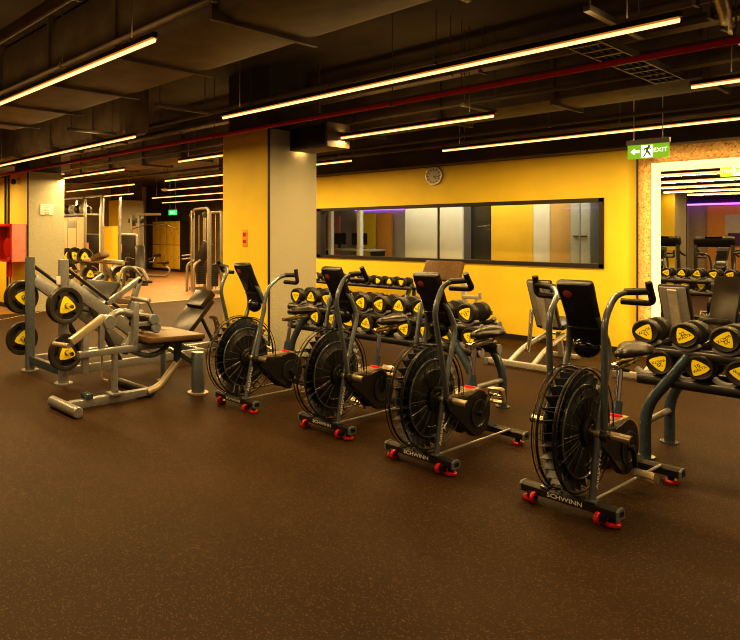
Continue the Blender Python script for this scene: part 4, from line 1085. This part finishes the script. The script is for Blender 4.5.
for k, (x, z, w_) in enumerate(((-.95, 1.06, 'topmost at the left end'), (-.72, 1.08, 'upper row second from the left'), (-.9, .72, 'middle row at the left end'), (-.25, .66, 'middle row left of the V posts'), (-.3, .33, 'lowest, left of the V posts'), (.62, .68, 'right of the V posts'), (-.42, 1.06, 'upper row next to the chest pad'))):
    put_plate((-13.0+x*cs, 7.3+x*sn-.02, z), k*.7, f'black weight plate on the tan press machine, {w_}', -.75, None, 'weight plates on the tan press machine')
# dark kettlebell style low bench behind
lb = thing('low_cable_row', 'dark low rowing machine in front of the seated press machine', 'exercise machine', (-15.6, 9.2, 0), .8)
q = MB(); q.beam((0, -.6, .06), (0, .7, .10), .12, .1, 'dark'); q.beam((-.3, -.6, .05), (.3, -.6, .05), .09, .08, 'dark'); q.beam((-.3, .7, .05), (.3, .7, .05), .09, .08, 'dark'); q.build('frame', lb)
q = MB(); q.beam((0, -.3, .4), (0, .6, .72), .34, .09, 'pad', .03); q.build('pad', lb)
q = MB(); q.beam((0, 0, .1), (0, .05, .5), .08, .08, 'dark'); q.build('pad_support', lb)

# ------------------------------------------------------------------ treadmills behind the camera
def make_treadmill():
    t = thing('treadmill', 'x', 'treadmill', (0, 0, 0), 0, 'treadmills reflected in the mirror')
    q = MB(); q.box((0, -.8, .14), (.82, 1.8, .16), 'dark', None, .03); q.build('deck', t)
    MB().box((0, -.8, .225), (.52, 1.7, .02), 'rub').build('belt', t)
    for s in (-1, 1):
        MB().beam((s*.4, .0, .1), (s*.38, .12, 1.3), .07, .11, 'dark', .015).build('upright', t)
        MB().tube(fillet([(s*.37, .1, 1.2), (s*.37, -.15, 1.08), (s*.37, -.5, 1.0)], .1), .025, 'dark').build('handrail', t)
    q = MB(); q.box((0, .05, 1.38), (.86, .22, .24), 'black', Matrix.Rotation(-.5, 3, 'X'), .07); q.build('console', t)
    MB().box((0, .1, 1.42), (.36, .02, .2), 'screen', Matrix.Rotation(-.5, 3, 'X')).build('display', t)
    return t
tm = make_treadmill()
for i, (x, lab) in enumerate(((-4.85, 'black treadmill nearest the right edge of the mirror reflection'), (-6.0, 'black treadmill at the left of the mirror reflection'), (-7.3, 'black treadmill reflected faintly in the right part of the window'), (-8.5, 'black treadmill reflected faintly in the middle of the window'))):
    if i == 0: o = tm; o.location = (x, -1.2, 0); o['label'] = lab
    else: o = dup(tm, (x, -1.2, 0), lab)

# ------------------------------------------------------------------ added fill light that brightens the office
l = bpy.data.lights.new('office fill area', 'AREA'); l.shape = 'RECTANGLE'; l.size = 4.5; l.size_y = .5; l.energy = 75; l.color = (1, .86, .62)
o = bpy.data.objects.new('office_fill', l); COL.objects.link(o); o.location = (-6, 10.9, 2.85)

# world
W = bpy.data.worlds.new('world'); SC.world = W; W.use_nodes = True
bg = W.node_tree.nodes['Background']; bg.inputs['Color'].default_value = (1, .74, .42, 1); bg.inputs['Strength'].default_value = .16

# ------------------------------------------------------------------ camera
F = 650.2; CX = 207.; HY = 233.; S_, C_ = .78096, .62458
cd = bpy.data.cameras.new('camera'); cam = bpy.data.objects.new('camera', cd); COL.objects.link(cam); SC.camera = cam
cam.location = (0, 0, 1.6); cam.rotation_euler = (PI/2, 0, math.atan2(S_, C_))
cd.sensor_fit = 'HORIZONTAL'; cd.sensor_width = 36; cd.lens = 36*F/740
cd.shift_x = (370-CX)/740; cd.shift_y = -(320-HY)/740
cd.clip_start = .05; cd.clip_end = 100
SC.view_settings.view_transform = 'Standard'; SC.view_settings.look = 'Medium High Contrast'
SC.view_settings.exposure = .38
SC.cycles.use_denoising = True
SC.cycles.filter_width = 1.1
SC.cycles.max_bounces = 8
SC.cycles.transparent_max_bounces = 12
SC.cycles.sample_clamp_indirect = 6
